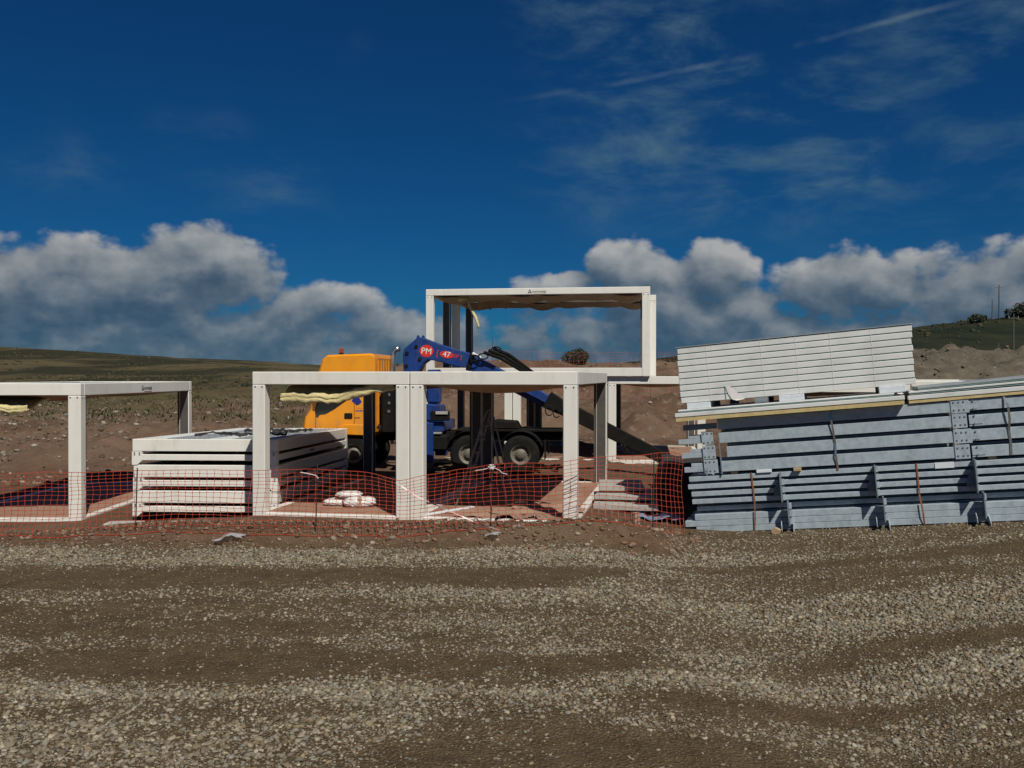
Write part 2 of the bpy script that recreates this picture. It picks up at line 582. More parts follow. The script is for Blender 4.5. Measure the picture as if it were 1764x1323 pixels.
def gravel_density(x, y):
    x = np.asarray(x, float); y = np.asarray(y, float)
    wx = x + (fbm(x * .5, y * .5, 3, 61) - .5) * 2.5
    wy = y + (fbm(x * .35, y * .9, 4, 62) - .5) * .9
    d = .43 + 0 * x
    for x0, x1, y0, y1, hw, wt in BANDS:
        t = np.clip((wx - x0) / (x1 - x0), 0, 1)
        yc = y0 + (y1 - y0) * t
        ins = sst(x0 - .8, x0 + .8, wx) * (1 - sst(x1 - .8, x1 + .8, wx))
        d = d + wt * np.exp(-((wy - yc) / hw) ** 2) * ins
    d = d + (fbm(x * .45, y * 2.0 - x * .1, 4, 63) - .5) * .9 + (fbm(x * 2.2, y * 2.6, 3, 64) - .5) * .5
    dback = (x - 3.27) * .3256 + (y - 16.9) * .9455
    d = d * np.where(x > 2.6, 1 - sst(.2, .9, dback), 1 - sst(15.0, 15.45, y + (fbm(x * .8, y * .1, 3, 65) - .5) * .7))
    return np.clip(d, 0, 1)


def axis(segs):
    out = [segs[0][0]]
    for a, b, s0, s1 in segs:
        p = a; n = 0
        while p < b - 1e-6:
            t = (p - a) / (b - a)
            p += s0 * (s1 / s0) ** t
            out.append(min(p, b))
    return np.array(out)


def build_ground():
    half = axis([(0, 10, .13, .13), (10, 40, .13, .9), (40, 400, .9, 14), (400, 5000, 14, 500)])
    xs = np.concatenate([-half[:0:-1], half])
    ys = np.concatenate([-axis([(0, 5, .4, .4), (5, 5000, .4, 900)])[:0:-1],
                         axis([(0, 5.5, .3, .12), (5.5, 17.5, .10, .10), (17.5, 30, .25, .3), (30, 64, .28, .4),
                               (64, 700, .5, 16), (700, 6000, 16, 700)])])
    X, Y = np.meshgrid(xs, ys)
    Z = ground_z(X, Y)
    n, m = X.shape
    co = np.stack([X, Y, Z], -1).reshape(-1, 3)
    idx = np.arange(n * m).reshape(n, m)
    q = np.stack([idx[:-1, :-1], idx[:-1, 1:], idx[1:, 1:], idx[1:, :-1]], -1).reshape(-1, 4)
    me = bpy.data.meshes.new('ground')
    me.vertices.add(len(co)); me.vertices.foreach_set('co', co.astype(np.float32).ravel())
    me.loops.add(q.size); me.loops.foreach_set('vertex_index', q.astype(np.int32).ravel())
    me.polygons.add(len(q)); me.polygons.foreach_set('loop_start', np.arange(0, q.size, 4, dtype=np.int32))
    me.polygons.foreach_set('use_smooth', np.ones(len(q), bool))
    me.update(calc_edges=True)
    # what the ground is made of: R gravel, G red earth, B grown over
    a = me.attributes.new('soil', 'FLOAT_COLOR', 'POINT')
    Rg = gravel_density(X, Y) * (Y < 18) * (Y > -40)
    Gr = sst(15.1, 15.5, Y) * (1 - sst(2.4, 3.2, X) * (1 - sst(19, 22, Y))) * (1 - sst(26, 30, Y) * .45)
    gg = fbm(X * .1, Y * .1, 3, 71)
    Bg = sst(58, 80, Y + (gg - .5) * 30 + 14 * (1 - sst(-14, -4, X)))
    Bg = np.maximum(Bg, .75 * sst(.56, .68, fbm(X * .12, Y * .3, 4, 72)) * sst(30, 44, Y) * (1 - sst(-8, 0, X)))
    Ag = sst(12.5, 16, X) * np.exp(-((Y - 43) / 8.5) ** 4)
    c = np.stack([Rg, Gr, Bg, Ag], -1).reshape(-1, 4).astype(np.float32)
    a.data.foreach_set('color', c.ravel())
    o = bpy.data.objects.new('ground', me)
    COL.objects.link(o)
    o['kind'] = 'structure'
    o['label'] = 'brown earth and gravel building plot running out to grassy hills'
    m = bpy.data.materials.new('earth'); m.use_nodes = True
    t = m.node_tree; n = NT(t); b = t.nodes['Principled BSDF']
    b.inputs['Roughness'].default_value = .92
    b.inputs['Specular IOR Level'].default_value = .15
    at = n.node('ShaderNodeAttribute', attribute_name='soil')
    sp = n.node('ShaderNodeSeparateColor'); n.l.new(at.outputs['Color'], sp.inputs[0])
    tc = n.node('ShaderNodeTexCoord'); v = tc.outputs['Object']
    big = n.noise(v, .5, 6, .6); mid = n.noise(v, 4, 7, .65); fin = n.noise(v, 38, 4, .6)
    mud = n.mix(n.smooth(mid, .3, .72), (.064, .041, .020), (.105, .072, .037))
    mud = n.mix(n.smooth(fin, .5, .8), mud, (.14, .108, .066))
    # small chippings pressed into the mud
    vo = n.node('ShaderNodeTexVoronoi'); n.l.new(v, vo.inputs['Vector']); vo.inputs['Scale'].default_value = 34
    chip = n.ramp(vo.outputs['Color'], [(0, (.075, .058, .036)), (.5, (.15, .122, .082)), (1, (.25, .215, .16))])
    gfac = n.math('MULTIPLY', n.math('MULTIPLY', n.smooth(vo.outputs['Distance'], .28, .5, 1.0, 0.0), n.smooth(fin, .30, .5)),
                  n.smooth(sp.outputs[0], .0, .7, .38, .95))
    col = n.mix(gfac, mud, chip)
    red = n.mix(n.smooth(mid, .3, .7), (.098, .056, .034), (.15, .093, .060))
    red = n.mix(n.smooth(big, .45, .75), red, (.15, .105, .065))
    col = n.mix(sp.outputs[1], col, red)
    # spoil further off: pinkish brown earth with stones
    geo = n.node('ShaderNodeSeparateXYZ'); n.l.new(v, geo.inputs[0])
    spoil = n.mix(n.smooth(n.noise(v, .22, 6, .65), .35, .65), (.105, .062, .038), (.175, .112, .076))
    spoil = n.mix(n.smooth(n.noise(v, 2.6, 6, .7), .5, .75), spoil, (.25, .20, .155))
    spoil = n.mix(n.smooth(n.noise(v, 1.3, 6, .7), .55, .72), spoil, (.055, .048, .026))
    col = n.mix(n.smooth(geo.outputs[1], 24, 31), col, spoil)
    greyheap = n.mix(n.smooth(n.noise(v, 1.8, 7, .7), .3, .7), (.085, .070, .052), (.15, .13, .10))
    col = n.mix(at.outputs['Alpha'], col, greyheap)
    # hill vegetation: straw, scrub and dark grass in drifts along the slope
    mp = n.node('ShaderNodeMapping'); n.l.new(v, mp.inputs[0]); mp.inputs['Scale'].default_value = (.8, .14, .5)
    h1 = n.noise(mp.outputs[0], .035, 8, .66); h2 = n.noise(mp.outputs[0], .22, 7, .72)
    veg = n.mix(n.smooth(h1, .45, .55), (.028, .025, .012), (.095, .074, .035))
    veg = n.mix(n.smooth(h2, .47, .68), veg, (.034, .036, .015))
    veg = n.mix(n.math('MULTIPLY', n.smooth(n.noise(mp.outputs[0], .05, 5, .6), .52, .68), .6), veg, (.125, .098, .048))
    h3 = n.noise(mp.outputs[0], 1.1, 5, .7)
    veg = n.mix(n.math('MULTIPLY', n.smooth(h3, .5, .7), .65), veg, (.020, .024, .011))
    # the right-hand hill is darker heath
    veg = n.mix(n.smooth(geo.outputs[0], 12, 40), veg, n.mix(n.smooth(h2, .35, .65), (.012, .018, .009), (.030, .033, .015)))
    veg = n.mix(n.math('MULTIPLY', n.smooth(geo.outputs[0], 25, 45), n.math('MULTIPLY', n.smooth(geo.outputs[1], 62, 80), n.smooth(geo.outputs[1], 150, 105))), veg,
                n.mix(n.smooth(h2, .4, .6), (.085, .035, .022), (.05, .034, .02)))
    col = n.mix(sp.outputs[2], col, veg)
    n.l.new(col, b.inputs['Base Color'])
    bp = n.node('ShaderNodeBump'); bp.inputs['Strength'].default_value = .9; bp.inputs['Distance'].default_value = .045
    hh = n.math('ADD', n.math('MULTIPLY', fin, .6), n.math('MULTIPLY', n.math('SUBTRACT', 1.0, vo.outputs['Distance']), .5))
    n.l.new(n.math('ADD', hh, mid), bp.inputs['Height']); n.l.new(bp.outputs[0], b.inputs['Normal'])
    me.materials.append(m)
    return o


build_ground()


# ------------------------------------------------------------------ loose stones
def rock_templates(sub, count, flat):
    out = []
    for k in range(count):
        bm = bmesh.new()
        bmesh.ops.create_icosphere(bm, subdivisions=sub, radius=1.0)
        rr = random.Random(k * 13 + sub)
        # cut to angular lumps
        planes = []
        for _ in range(7):
            d = Vector((rr.gauss(0, 1), rr.gauss(0, 1), rr.gauss(0, 1))).normalized()
            planes.append((d, rr.uniform(.55, .85)))
        for v in bm.verts:
            for d, h in planes:
                e = v.co.dot(d) - h
                if e > 0:
                    v.co -= d * e * .92
            v.co *= rr.uniform(.94, 1.06)
            v.co.z *= flat
        bm.verts.ensure_lookup_table()
        V = np.array([v.co[:] for v in bm.verts]); F = np.array([[v.index for v in f.verts] for f in bm.faces])
        bm.free()
        out.append((V, F))
    return out


def scatter(name, pos, size, temps, palette, m, tilt=.5):
    """many stones in one mesh; every stone its own turn, squash and colour"""
    n = len(pos)
    which = rng.integers(0, len(temps), n)
    Vs, Fs, Cs = [], [], []
    base = 0
    for k, (TV, TF) in enumerate(temps):
        sel = np.where(which == k)[0]
        if not len(sel):
            continue
        s = len(sel)
        a = rng.uniform(0, 2 * np.pi, s); tx = rng.normal(0, tilt, s)
        sc = size[sel][:, None] * np.stack([rng.uniform(.75, 1.35, s), rng.uniform(.7, 1.1, s), rng.uniform(.6, 1.1, s)], -1)
        P = TV[None] * sc[:, None, :]
        cy, sy = np.cos(tx)[:, None], np.sin(tx)[:, None]
        y = P[..., 1] * cy - P[..., 2] * sy; z = P[..., 1] * sy + P[..., 2] * cy
        ca, sa = np.cos(a)[:, None], np.sin(a)[:, None]
        x = P[..., 0] * ca - y * sa; y2 = P[..., 0] * sa + y * ca
        W = np.stack([x, y2, z], -1) + pos[sel][:, None, :]
        Vs.append(W.reshape(-1, 3))
        nv = TV.shape[0]
        Fs.append((TF[None] + (np.arange(s) * nv)[:, None, None] + base).reshape(-1, 3))
        base += s * nv
        pal = np.array(palette)
        c = pal[rng.integers(0, len(pal), s)] * rng.uniform(.62, 1.28, s)[:, None]
        Cs.append(np.repeat(np.concatenate([c, np.ones((s, 1))], -1), nv, 0))
    V = np.concatenate(Vs).astype(np.float32); F = np.concatenate(Fs).astype(np.int32); C = np.concatenate(Cs).astype(np.float32)
    me = bpy.data.meshes.new(name)
    me.vertices.add(len(V)); me.vertices.foreach_set('co', V.ravel())
    me.loops.add(F.size); me.loops.foreach_set('vertex_index', F.ravel())
    me.polygons.add(len(F)); me.polygons.foreach_set('loop_start', np.arange(0, F.size, 3, dtype=np.int32))
    me.update(calc_edges=True)
    at = me.attributes.new('tone', 'FLOAT_COLOR', 'POINT'); at.data.foreach_set('color', C.ravel())
    me.materials.append(m)
    o = bpy.data.objects.new(name, me); COL.objects.link(o)
    o['kind'] = 'stuff'
    return o


def stone_material(name='stone', dust=.45):
    m = bpy.data.materials.new(name); m.use_nodes = True
    t = m.node_tree; n = NT(t); b = t.nodes['Principled BSDF']
    b.inputs['Roughness'].default_value = .85; b.inputs['Specular IOR Level'].default_value = .25
    at = n.node('ShaderNodeAttribute', attribute_name='tone')
    tc = n.node('ShaderNodeTexCoord')
    f = n.noise(tc.outputs['Object'], 45, 5, .65)
    col = n.mix(n.smooth(f, .35, .7), at.outputs['Color'], n.mix(dust, at.outputs['Color'], (.14, .105, .065)))
    n.l.new(col, b.inputs['Base Color'])
    return m


STONE = stone_material()
SCRUB = stone_material('scrub_leaf', .03)
PAL = [(.26, .225, .165), (.21, .175, .125), (.31, .275, .205), (.175, .165, .14), (.225, .18, .115), (.15, .12, .08),
       (.32, .285, .215), (.19, .145, .09), (.20, .195, .165)]


def gravel(y0, y1, n, smin, smax, temps, name, label):
    k = int(n * 3.2)
    y = np.sqrt(rng.uniform(y0 ** 2, y1 ** 2, k))
    x = rng.uniform(-1, 1, k) * (.60 * y + 1.6)
    d = gravel_density(x, y)
    keep = rng.uniform(0, 1, k) < (.075 + 1.05 * np.clip(d, 0, 1) ** 1.5)
    x, y, d = x[keep][:n], y[keep][:n], d[keep][:n]
    s = rng.uniform(0, 1, len(x)) ** 1.9 * (smax - smin) + smin
    s = s * (.6 + .5 * d)
    z = ground_z(x, y) + s * (rng.uniform(-.45, .15, len(x)) + .15 * d)
    o = scatter(name, np.stack([x, y, z], -1), s, temps, PAL, STONE)
    tag(o, label, 'gravel', kind='stuff')
    print(name, len(x))


ROCK1 = rock_templates(1, 10, .8)
ROCK2 = rock_templates(2, 10, .62)
gravel(5.4, 7.8, 6000, .014, .036, ROCK2, 'gravel', 'coarse grey and tan gravel on the road in the foreground')
gravel(5.4, 7.8, 17000, .005, .018, ROCK1, 'gravel', 'fine chippings between the coarse stones in the foreground')
gravel(7.8, 11.0, 38000, .007, .034, ROCK1, 'gravel', 'grey gravel strewn between the muddy wheel tracks')
gravel(11.0, 17.0, 46000, .009, .036, ROCK1, 'gravel', 'grey gravel strewn in strips up to the orange net')


def rubble():
    # clods along the net, stones over the spoil banks
    n = 5200
    x = rng.uniform(-11, 3.2, n); y = rng.normal(15.75, .38, n)
    s = rng.uniform(0, 1, n) ** 5 * .06 + .007
    z = ground_z(x, y) + s * .2
    o = scatter('earth_clods', np.stack([x, y, z], -1), s, ROCK1, [(.16, .085, .052), (.20, .115, .072), (.13, .075, .045), (.25, .20, .15)], STONE)
    tag(o, 'reddish clods and stones heaped along the foot of the net', 'clods', kind='stuff')
    n = 36000
    y = 23.5 + rng.uniform(0, 1, n) ** .9 * 40
    x = rng.uniform(-.62, .70, n) * y
    x = np.where(rng.uniform(0, 1, n) < .35, -rng.uniform(.2, .62, n) * y, x)
    keep = (y > 36) | ((x < -6.5) & ((y > 25) | (x < -11.5)))
    cl = fbm(x * .25, y * .25, 3, 81)
    keep &= rng.uniform(0, 1, n) < np.clip((cl - .3) * 2.6 + np.where((x < -6.5) & (y < 38), .35, 0) + np.where((x > 13) & (y < 46), .3, 0), .15, 1)
    x, y = x[keep], y[keep]
    s = rng.uniform(0, 1, len(x)) ** 7 * .12 + .018
    z = ground_z(x, y) + s * .15
    o = scatter('rubble', np.stack([x, y, z], -1), s, ROCK1, [(.14, .105, .075), (.19, .155, .12), (.105, .078, .052), (.16, .11, .08), (.30, .27, .22), (.08, .065, .045)], STONE)
    tag(o, 'stones and rubble strewn over the spoil banks behind the plot', 'rubble', kind='stuff')


rubble()


def foliage(name, m, parent, centers, per, leaf, loc=(0, 0, 0), seed=1):
    rr = random.Random(seed)
    mb = MB()
    for (c, rad) in centers:
        for _ in range(per):
            d = Vector((rr.gauss(0, 1), rr.gauss(0, 1), rr.gauss(0, 1))).normalized() * rad * rr.uniform(.35, 1.0) ** .6
            p = Vector(c) + Vector((d.x, d.y, d.z * .8))
            e = Euler((rr.uniform(0, 6.28), rr.uniform(0, 6.28), 0)).to_matrix()
            a = e @ Vector((leaf * rr.uniform(.6, 1.3), 0, 0)); b_ = e @ Vector((0, leaf * rr.uniform(.3, .6), 0))
            k = len(mb.v)
            mb.v += [tuple(p - a), tuple(p + b_), tuple(p + a), tuple(p - b_)]
            mb.f.append((k, k + 1, k + 2, k + 3))
    return mb.build(name, m, parent, loc=loc)


def hill_scrub():
    """low bushes and tussocks over the far slopes"""
    n = 16000
    y = 70 * (520 / 70) ** rng.uniform(0, 1, n)
    x = rng.uniform(-.62, .66, n) * y
    k = fbm(x * .03, y * .012, 4, 91)
    ok = (rng.uniform(0, 1, n) < np.clip((k - .42) * 5, .04, 1)) & ((x < -12) | (x > 22))
    x, y = x[ok], y[ok]
    s = (rng.uniform(.10, .34, len(x)) + .6 * rng.uniform(0, 1, len(x)) ** 8) * (.5 + y / 330)
    z = ground_z(x, y) + s * .1
    o = scatter('hill_scrub', np.stack([x, y, z], -1), s, ROCK1, [(.030, .032, .014), (.045, .042, .018), (.018, .022, .010), (.060, .050, .024)], SCRUB, .2)
    tag(o, 'dark scrub and tussocks dotted over the far hills', 'scrub', kind='stuff')


hill_scrub()


def bush(name, label, x, y, w, h, seed, leaf, per=80, sink=.05, group=None):
    z = float(ground_z(x, y)) - sink
    e = empty(name, (x, y, z))
    rr = random.Random(seed)
    cs = []
    tr = MB()
    for k in range(9):
        a = rr.uniform(0, 6.28); q = rr.uniform(.0, .38) * w
        c = (math.cos(a) * q, math.sin(a) * q, h * rr.uniform(.32, .8))
        cs.append((c, w * rr.uniform(.13, .24)))
        tr.tube([(0, 0, 0), (c[0] * .4, c[1] * .4, c[2] * .5), c], [.035 * w, .022 * w, .008 * w], 5)
    tr.build('trunk', BARK, e)
    foliage('crown', LEAF, e, cs, per, leaf, seed=seed)
    return tag(e, label, 'bush', group)


# tufts of dry grass and scrub on the left bank
def scrub():
    n = 2200
    y = rng.uniform(38, 75, n); x = -rng.uniform(.12, .6, n) * y
    mb = MB()
    rr = random.Random(5)
    zz = ground_z(x, y)
    ok = fbm(x * .12, y * .3, 4, 72) > .50
    for i in range(n):
        if not ok[i]:
            continue
        for _ in range(7):
            h = rr.uniform(.05, .20); a = rr.uniform(0, 6.28); l = rr.uniform(.03, .22)
            px, py = x[i] + rr.gauss(0, .22), y[i] + rr.gauss(0, .22)
            k = len(mb.v)
            mb.v += [(px - .05 * math.sin(a), py + .05 * math.cos(a), zz[i] - .05), (px + .05 * math.sin(a), py - .05 * math.cos(a), zz[i] - .05),
                     (px + l * math.cos(a), py + l * math.sin(a), zz[i] + h)]
            mb.f.append((k, k + 1, k + 2))
    m = mat('dry_scrub', (.060, .062, .024), (.11, .09, .045), rough=.9, scale=.6)
    tag(mb.build('scrub', m), 'olive scrub and dry grass tufts on the left spoil bank', 'scrub', kind='stuff')


scrub()


# ------------------------------------------------------------------ steel container frames
def brand_mark(parent, x, y, z, s, rz=0):
    """dark triangle outline and the maker's name"""
    t = MB()
    a = [(-.5, -.45), (.5, -.45), (0, .5)]
    inner = [(p[0] * .48, p[1] * .48 - .06) for p in a]
    b = 0
    for yy in (-.002, .0):
        t.v += [(p[0] * s, yy, p[1] * s) for p in a] + [(p[0] * s, yy, p[1] * s) for p in inner]
    for i in range(3):
        j = (i + 1) % 3
        t.f.append((i, j, 3 + j, 3 + i))
    o = t.build('brand_triangle', INK, parent, loc=(x, y, z), rot=(0, 0, rz))
    c, sn = math.cos(rz), math.sin(rz)
    dx = s * 2.35
    text_part('brand_lettering', 'normetal', s * .95, INK, parent, (x + c * dx, y + sn * dx, z - s * .12), (R(90), 0, rz))
    u = MB().box(-s * 1.7, s * 1.7, -.0015, 0, -.006, .006)
    u.build('brand_underline', mat('grey_print', (.2, .08, .07), rough=.5), parent, loc=(x + c * dx, y + sn * dx, z - s * .72), rot=(0, 0, rz))


BOLT = None


def frame(label, loc, rz, W=2.94, L=6.2, h=2.7, beam=.235, post=.245, base=.13, floor=True, roof='kraft', group='white steel container frames',
          tiltx=0.0, tilty=0.0, bolts=True, name='container_frame', floor_mat=None):
    """open container frame. local origin at front-left foot, x along the front, y back"""
    global BOLT
    e = empty(name, loc, (tiltx, tilty, -R(rz)))
    g = .003
    pm = MB().box(0, post, 0, post * .9, 0, h - beam - g)
    pmesh = pm.mesh('corner_post', WHITE)
    for (x, y) in ((0, 0), (W - post, 0), (0, L - post * .9), (W - post, L - post * .9)):
        link(bpy.data.objects.new('corner_post', pmesh), e, .012, (x, y, 0))
    # near-black facings set on the inner sides of the rear posts
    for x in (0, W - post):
        MB().box(x + .02, x + post - .02, L - post * .9 - .003, L - post * .9 + .05, base, h - beam - .01).build('post_inner_face', POSTDARK, e)
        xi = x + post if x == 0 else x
        MB().box(xi - .05 + (.053 if x == 0 else -.003) - (0 if x == 0 else 0), xi + .003 + (0 if x == 0 else .047), L - post * .9 + .03, L - .03, base, h - beam - .01).build('post_inner_face', POSTDARK, e)
    fb = MB().box(post + g, W - post - g, .01, .16, 0, base).mesh('floor_rail', WHITE)
    link(bpy.data.objects.new('floor_rail', fb), e, .01)
    link(bpy.data.objects.new('floor_rail', fb), e, .01, (0, L - .17, 0))
    sb = MB().box(.01, .16, post * .9 + g, L - post * .9 - g, 0, base).mesh('floor_rail', WHITE)
    link(bpy.data.objects.new('floor_rail', sb), e, .01)
    link(bpy.data.objects.new('floor_rail', sb), e, .01, (W - .17, 0, 0))
    tb = MB().box(0, W, 0, .16, h - beam, h).mesh('roof_rail', WHITE)
    link(bpy.data.objects.new('roof_rail', tb), e, .012)
    link(bpy.data.objects.new('roof_rail', tb), e, .012, (0, L - .16, 0))
    ts = MB().box(0, .16, .16 + g, L - .16 - g, h - beam, h).mesh('roof_rail', WHITE)
    link(bpy.data.objects.new('roof_rail', ts), e, .012)
    link(bpy.data.objects.new('roof_rail', ts), e, .012, (W - .16, 0, 0))
    if floor:
        MB().box(.165, W - .165, .165, L - .165, base - .06, base - .012).build('floor_board', floor_mat or PLY, e)
    if roof:
        MB().box(.165, W - .165, .165, L - .165, h - .06, h - .02).build('roof_sheet', ROOFG, e)
        sd = random.Random(int(abs(loc[0]) * 100) + 3)
        ph = sd.uniform(0, 6)
        n_bays = max(2, round(max(W, L) / 1.15))
        along_x = W > L
        u = MB()

        def fn(s, t):
            x = .17 + (W - .34) * s; y = .17 + (L - .34) * t
            q = (s if along_x else t) * n_bays
            r_ = (t if along_x else s)
            sag = abs(math.sin(math.pi * q)) ** .7 * (.15 + .07 * math.sin(ph + 2.3 * q)) * (.35 + .65 * math.sin(math.pi * min(max(r_, .04), .96)))
            return (x, y, h - .16 - sag)
        nu, nv = (56, 12) if along_x else (14, 48)
        u.grid(fn, nu, nv, .012)
        u.build('sagging_lining', KRAFT if roof == 'kraft' else YELLOW, e, smooth=True)
        for k in range(1, n_bays):
            b = MB()
            if along_x:
                b.box(W * k / n_bays - .025, W * k / n_bays + .025, .17, L - .17, h - .15, h - .065)
            else:
                b.box(.17, W - .17, L * k / n_bays - .025, L * k / n_bays + .025, h - .15, h - .065)
            b.build('roof_joist', GALVD, e)
    if bolts:
        if BOLT is None:
            BOLT = MB().lathe([(.0, -.008), (.013, -.008), (.016, -.003), (.016, .004)], (0, 0, 0), 8).mesh('bolt', GALVD)
        for x in (.06, post - .05, W - post + .05, W - .06):
            link(bpy.data.objects.new('bolt', BOLT), e, 0, (x, -.001, h - beam - .035))
        for y in (.05, post * .9 - .05, L - post * .9 + .05, L - .05):
            link(bpy.data.objects.new('bolt', BOLT), e, 0, (W + .001, y, h - beam - .035), (0, 0, R(90)))
    return e


YAW = 8.0
cy, sy = math.cos(R(YAW)), math.sin(R(YAW))


YAWF = 10.5     # the front pair stands a little more askew


def along(p, dx, dy=0.0):
    """a point dx along the front and dy back in the rows' own direction"""
    if p[1] < 18:
        c, s = math.cos(R(YAWF)), math.sin(R(YAWF))
    else:
        c, s = cy, sy
    return (p[0] + dx * c + dy * s, p[1] - dx * s + dy * c, p[2])


# the frame on its own at the left
A = frame('white container frame with a yellow strip under its roof, left of the flat packs', (-11.13, 17.85, -.215), 0, L=6.2, roof='kraft')
brand_mark(A, 2.94 + .003, 3.0, 2.7 - .115, .13, R(90))
# the pair at the front
pB = (-4.74, 17.15, 0.0)
B = frame('white container frame with thick yellow wool hanging at its front and white bags on its floor', pB, YAWF, W=2.97)
pC = along(pB, 2.985)
C_ = frame('white container frame with a stepladder standing inside', pC, YAWF, W=2.97)
# the row beyond the lorry, with two more on its roofs
pF = (0.02, 29.2, -.07)
F_ = frame('middle one of the frames under the raised frame, behind the lorry crane boom', pF, YAW, W=2.93, h=2.68, roof='kraft')
E_ = frame('white container frame behind the lorry chassis, below the left end of the raised frame', along(pF, -2.95), YAW, W=2.93, h=2.68)
D_ = frame('white container frame below the right end of the raised frame, dark boom crossing it', along(pF, 2.95), YAW, W=2.93, h=2.68)
pU = (-2.70, 29.45, 2.615)
U1 = frame('long white frame raised on top of the others, with a maker\'s mark and brown lining', pU, YAW, W=6.95, L=2.72, h=2.72, beam=.2, base=.26, floor=True, roof='kraft',
           floor_mat=ROOFG)
brand_mark(U1, 3.28, -.003, 2.72 - .098, .125)
U2 = frame('second raised white frame, close behind the one with the maker\'s mark', along(pU, .26, 2.76), YAW, W=6.9, L=2.72, h=2.70, beam=.2, base=.26, roof='kraft', floor_mat=ROOFG)
# two more behind the stack of beams
pH = (4.88, 18.75, -.17)
frame('white container frame mostly hidden behind the white panel bundle', pH, YAW, W=2.92)
frame('white container frame at the far right behind the raised panels of the beam stack', along(pH, 2.94), YAW, W=2.92)


def wool(label, origin, rz, x0, x1, z_top, drops, depth=.5, mat_=None, tk=.07):
    """glass wool sheet hanging out below the roof rail; drops = (x, z of lower edge)"""
    def low(x):
        for (a, za), (b, zb) in zip(drops, drops[1:]):
            if a <= x <= b:
                t = (x - a) / (b - a)
                return za + (zb - za) * t
        return drops[-1][1]

    def fn(s, t):
        x = x0 + (x1 - x0) * s
        lz = low(x) + .045 * (float(vnoise(x * 4.1, 3.3, 5)) - .5) + .03 * (float(vnoise(x * 13, 1.3, 6)) - .5)
        # from the roof at the back down to a rolled front edge
        if t < .7:
            k = t / .7
            y = depth * (1 - k); z = z_top + (lz - z_top) * (k ** 1.5)
        else:
            k = (t - .7) / .3
            y = -.02 * math.sin(k * 3.1); z = lz + .11 * k
        return (x, y + .02 * math.sin(x * 6 + t * 5), z + .008 * math.sin(x * 31 + t * 17))
    mb = MB().grid(fn, 60, 16, tk)
    o = mb.build('insulation_sheet', mat_ or YELLOW, None, smooth=True, loc=origin, rot=(0, 0, -R(rz)))
    return tag(o, label, 'insulation')


tag(A, A.get('label') or 'white container frame with a yellow strip under its roof, left of the flat packs', 'container frame', 'white steel container frames')
FRAME_LABELS = [
    (A, 'white container frame standing on its own, left of the stack of flat packs'),
    (B, 'white container frame with yellow wool hanging at its front and white bags inside'),
    (C_, 'white container frame with a stepladder standing on its floor'),
    (E_, 'ground level container frame behind the lorry, under the left end of the raised frame'),
    (F_, 'ground level container frame behind the blue boom, between its two neighbours'),
    (D_, 'ground level container frame crossed by the dark boom, under the raised frame\'s right end'),
    (U1, 'long white frame raised on top of the others, maker\'s mark on its front rail'),
    (U2, 'second raised frame without a mark, close behind the marked one'),
]
for o, l in FRAME_LABELS:
    tag(o, l, 'container frame', 'white steel container frames')
hidden = [o for o in COL.objects if o.type == 'EMPTY' and o.name.startswith('container_frame') and 'category' not in o]
tag(hidden[0], 'container frame mostly hidden behind the ribbed white panel bundle', 'container frame', 'white steel container frames')
tag(hidden[1], 'container frame at the foot of the grey spoil heap, seen over the panels', 'container frame', 'white steel container frames')

wool('yellow glass wool sheet drooping under the front rail of the frame with white bags', along(pB, .02, .11), YAWF, .48, 2.62, 2.50,
     [(.48, 2.215), (1.0, 2.20), (1.55, 2.20), (1.8, 2.26), (2.1, 2.33), (2.45, 2.42), (2.62, 2.45)], .7)
wool('narrow yellow wool strip under the roof of the lone frame at the left', (-11.0, 18.0, -.215), 0, .3, 1.72, 2.42,
     [(.3, 2.20), (1.2, 2.18), (1.72, 2.19)], .9, tk=.05)

# torn strips hanging from the lining of the raised frame
for k, (lab, pts, r_) in enumerate([
        ('long yellow strip dangling from the lining of the raised frame', [(1.25, .5, 2.50), (1.30, .42, 2.25), (1.52, .36, 1.85), (1.62, .34, 1.58), (1.60, .34, 1.50)], .045),
        ('short yellow roll end sticking out of the raised frame\'s lining', [(1.18, .75, 2.52), (1.10, .45, 2.47), (1.02, .30, 2.40)], .07)]):
    mb = MB().tube(pts, [r_ * .8, r_, r_ * 1.1, r_ * .8, r_ * .5][:len(pts)], 6)
    o = mb.build('insulation_strip', YELLOW, None, smooth=True, loc=along(pU, 0, 0), rot=(0, 0, -R(YAW)))
    tag(o, lab, 'insulation')


# ragged lining edge under the back roof rail of the raised frame
def rag(s, t):
    x = 1.25 + 1.15 * s
    j = .05 * math.sin(s * 40) + .06 * math.sin(s * 17 + 1)
    return (x, 2.3 + .05 * math.sin(s * 9), 2.50 - t * (.16 + j + .06 * (1 - s)))


tag(MB().grid(rag, 40, 4, .0).build('torn_lining', KRAFT, None, loc=along(pU, 0, 0), rot=(0, 0, -R(YAW))),
    'ragged brown lining edge hanging at the back of the raised frame', 'lining')

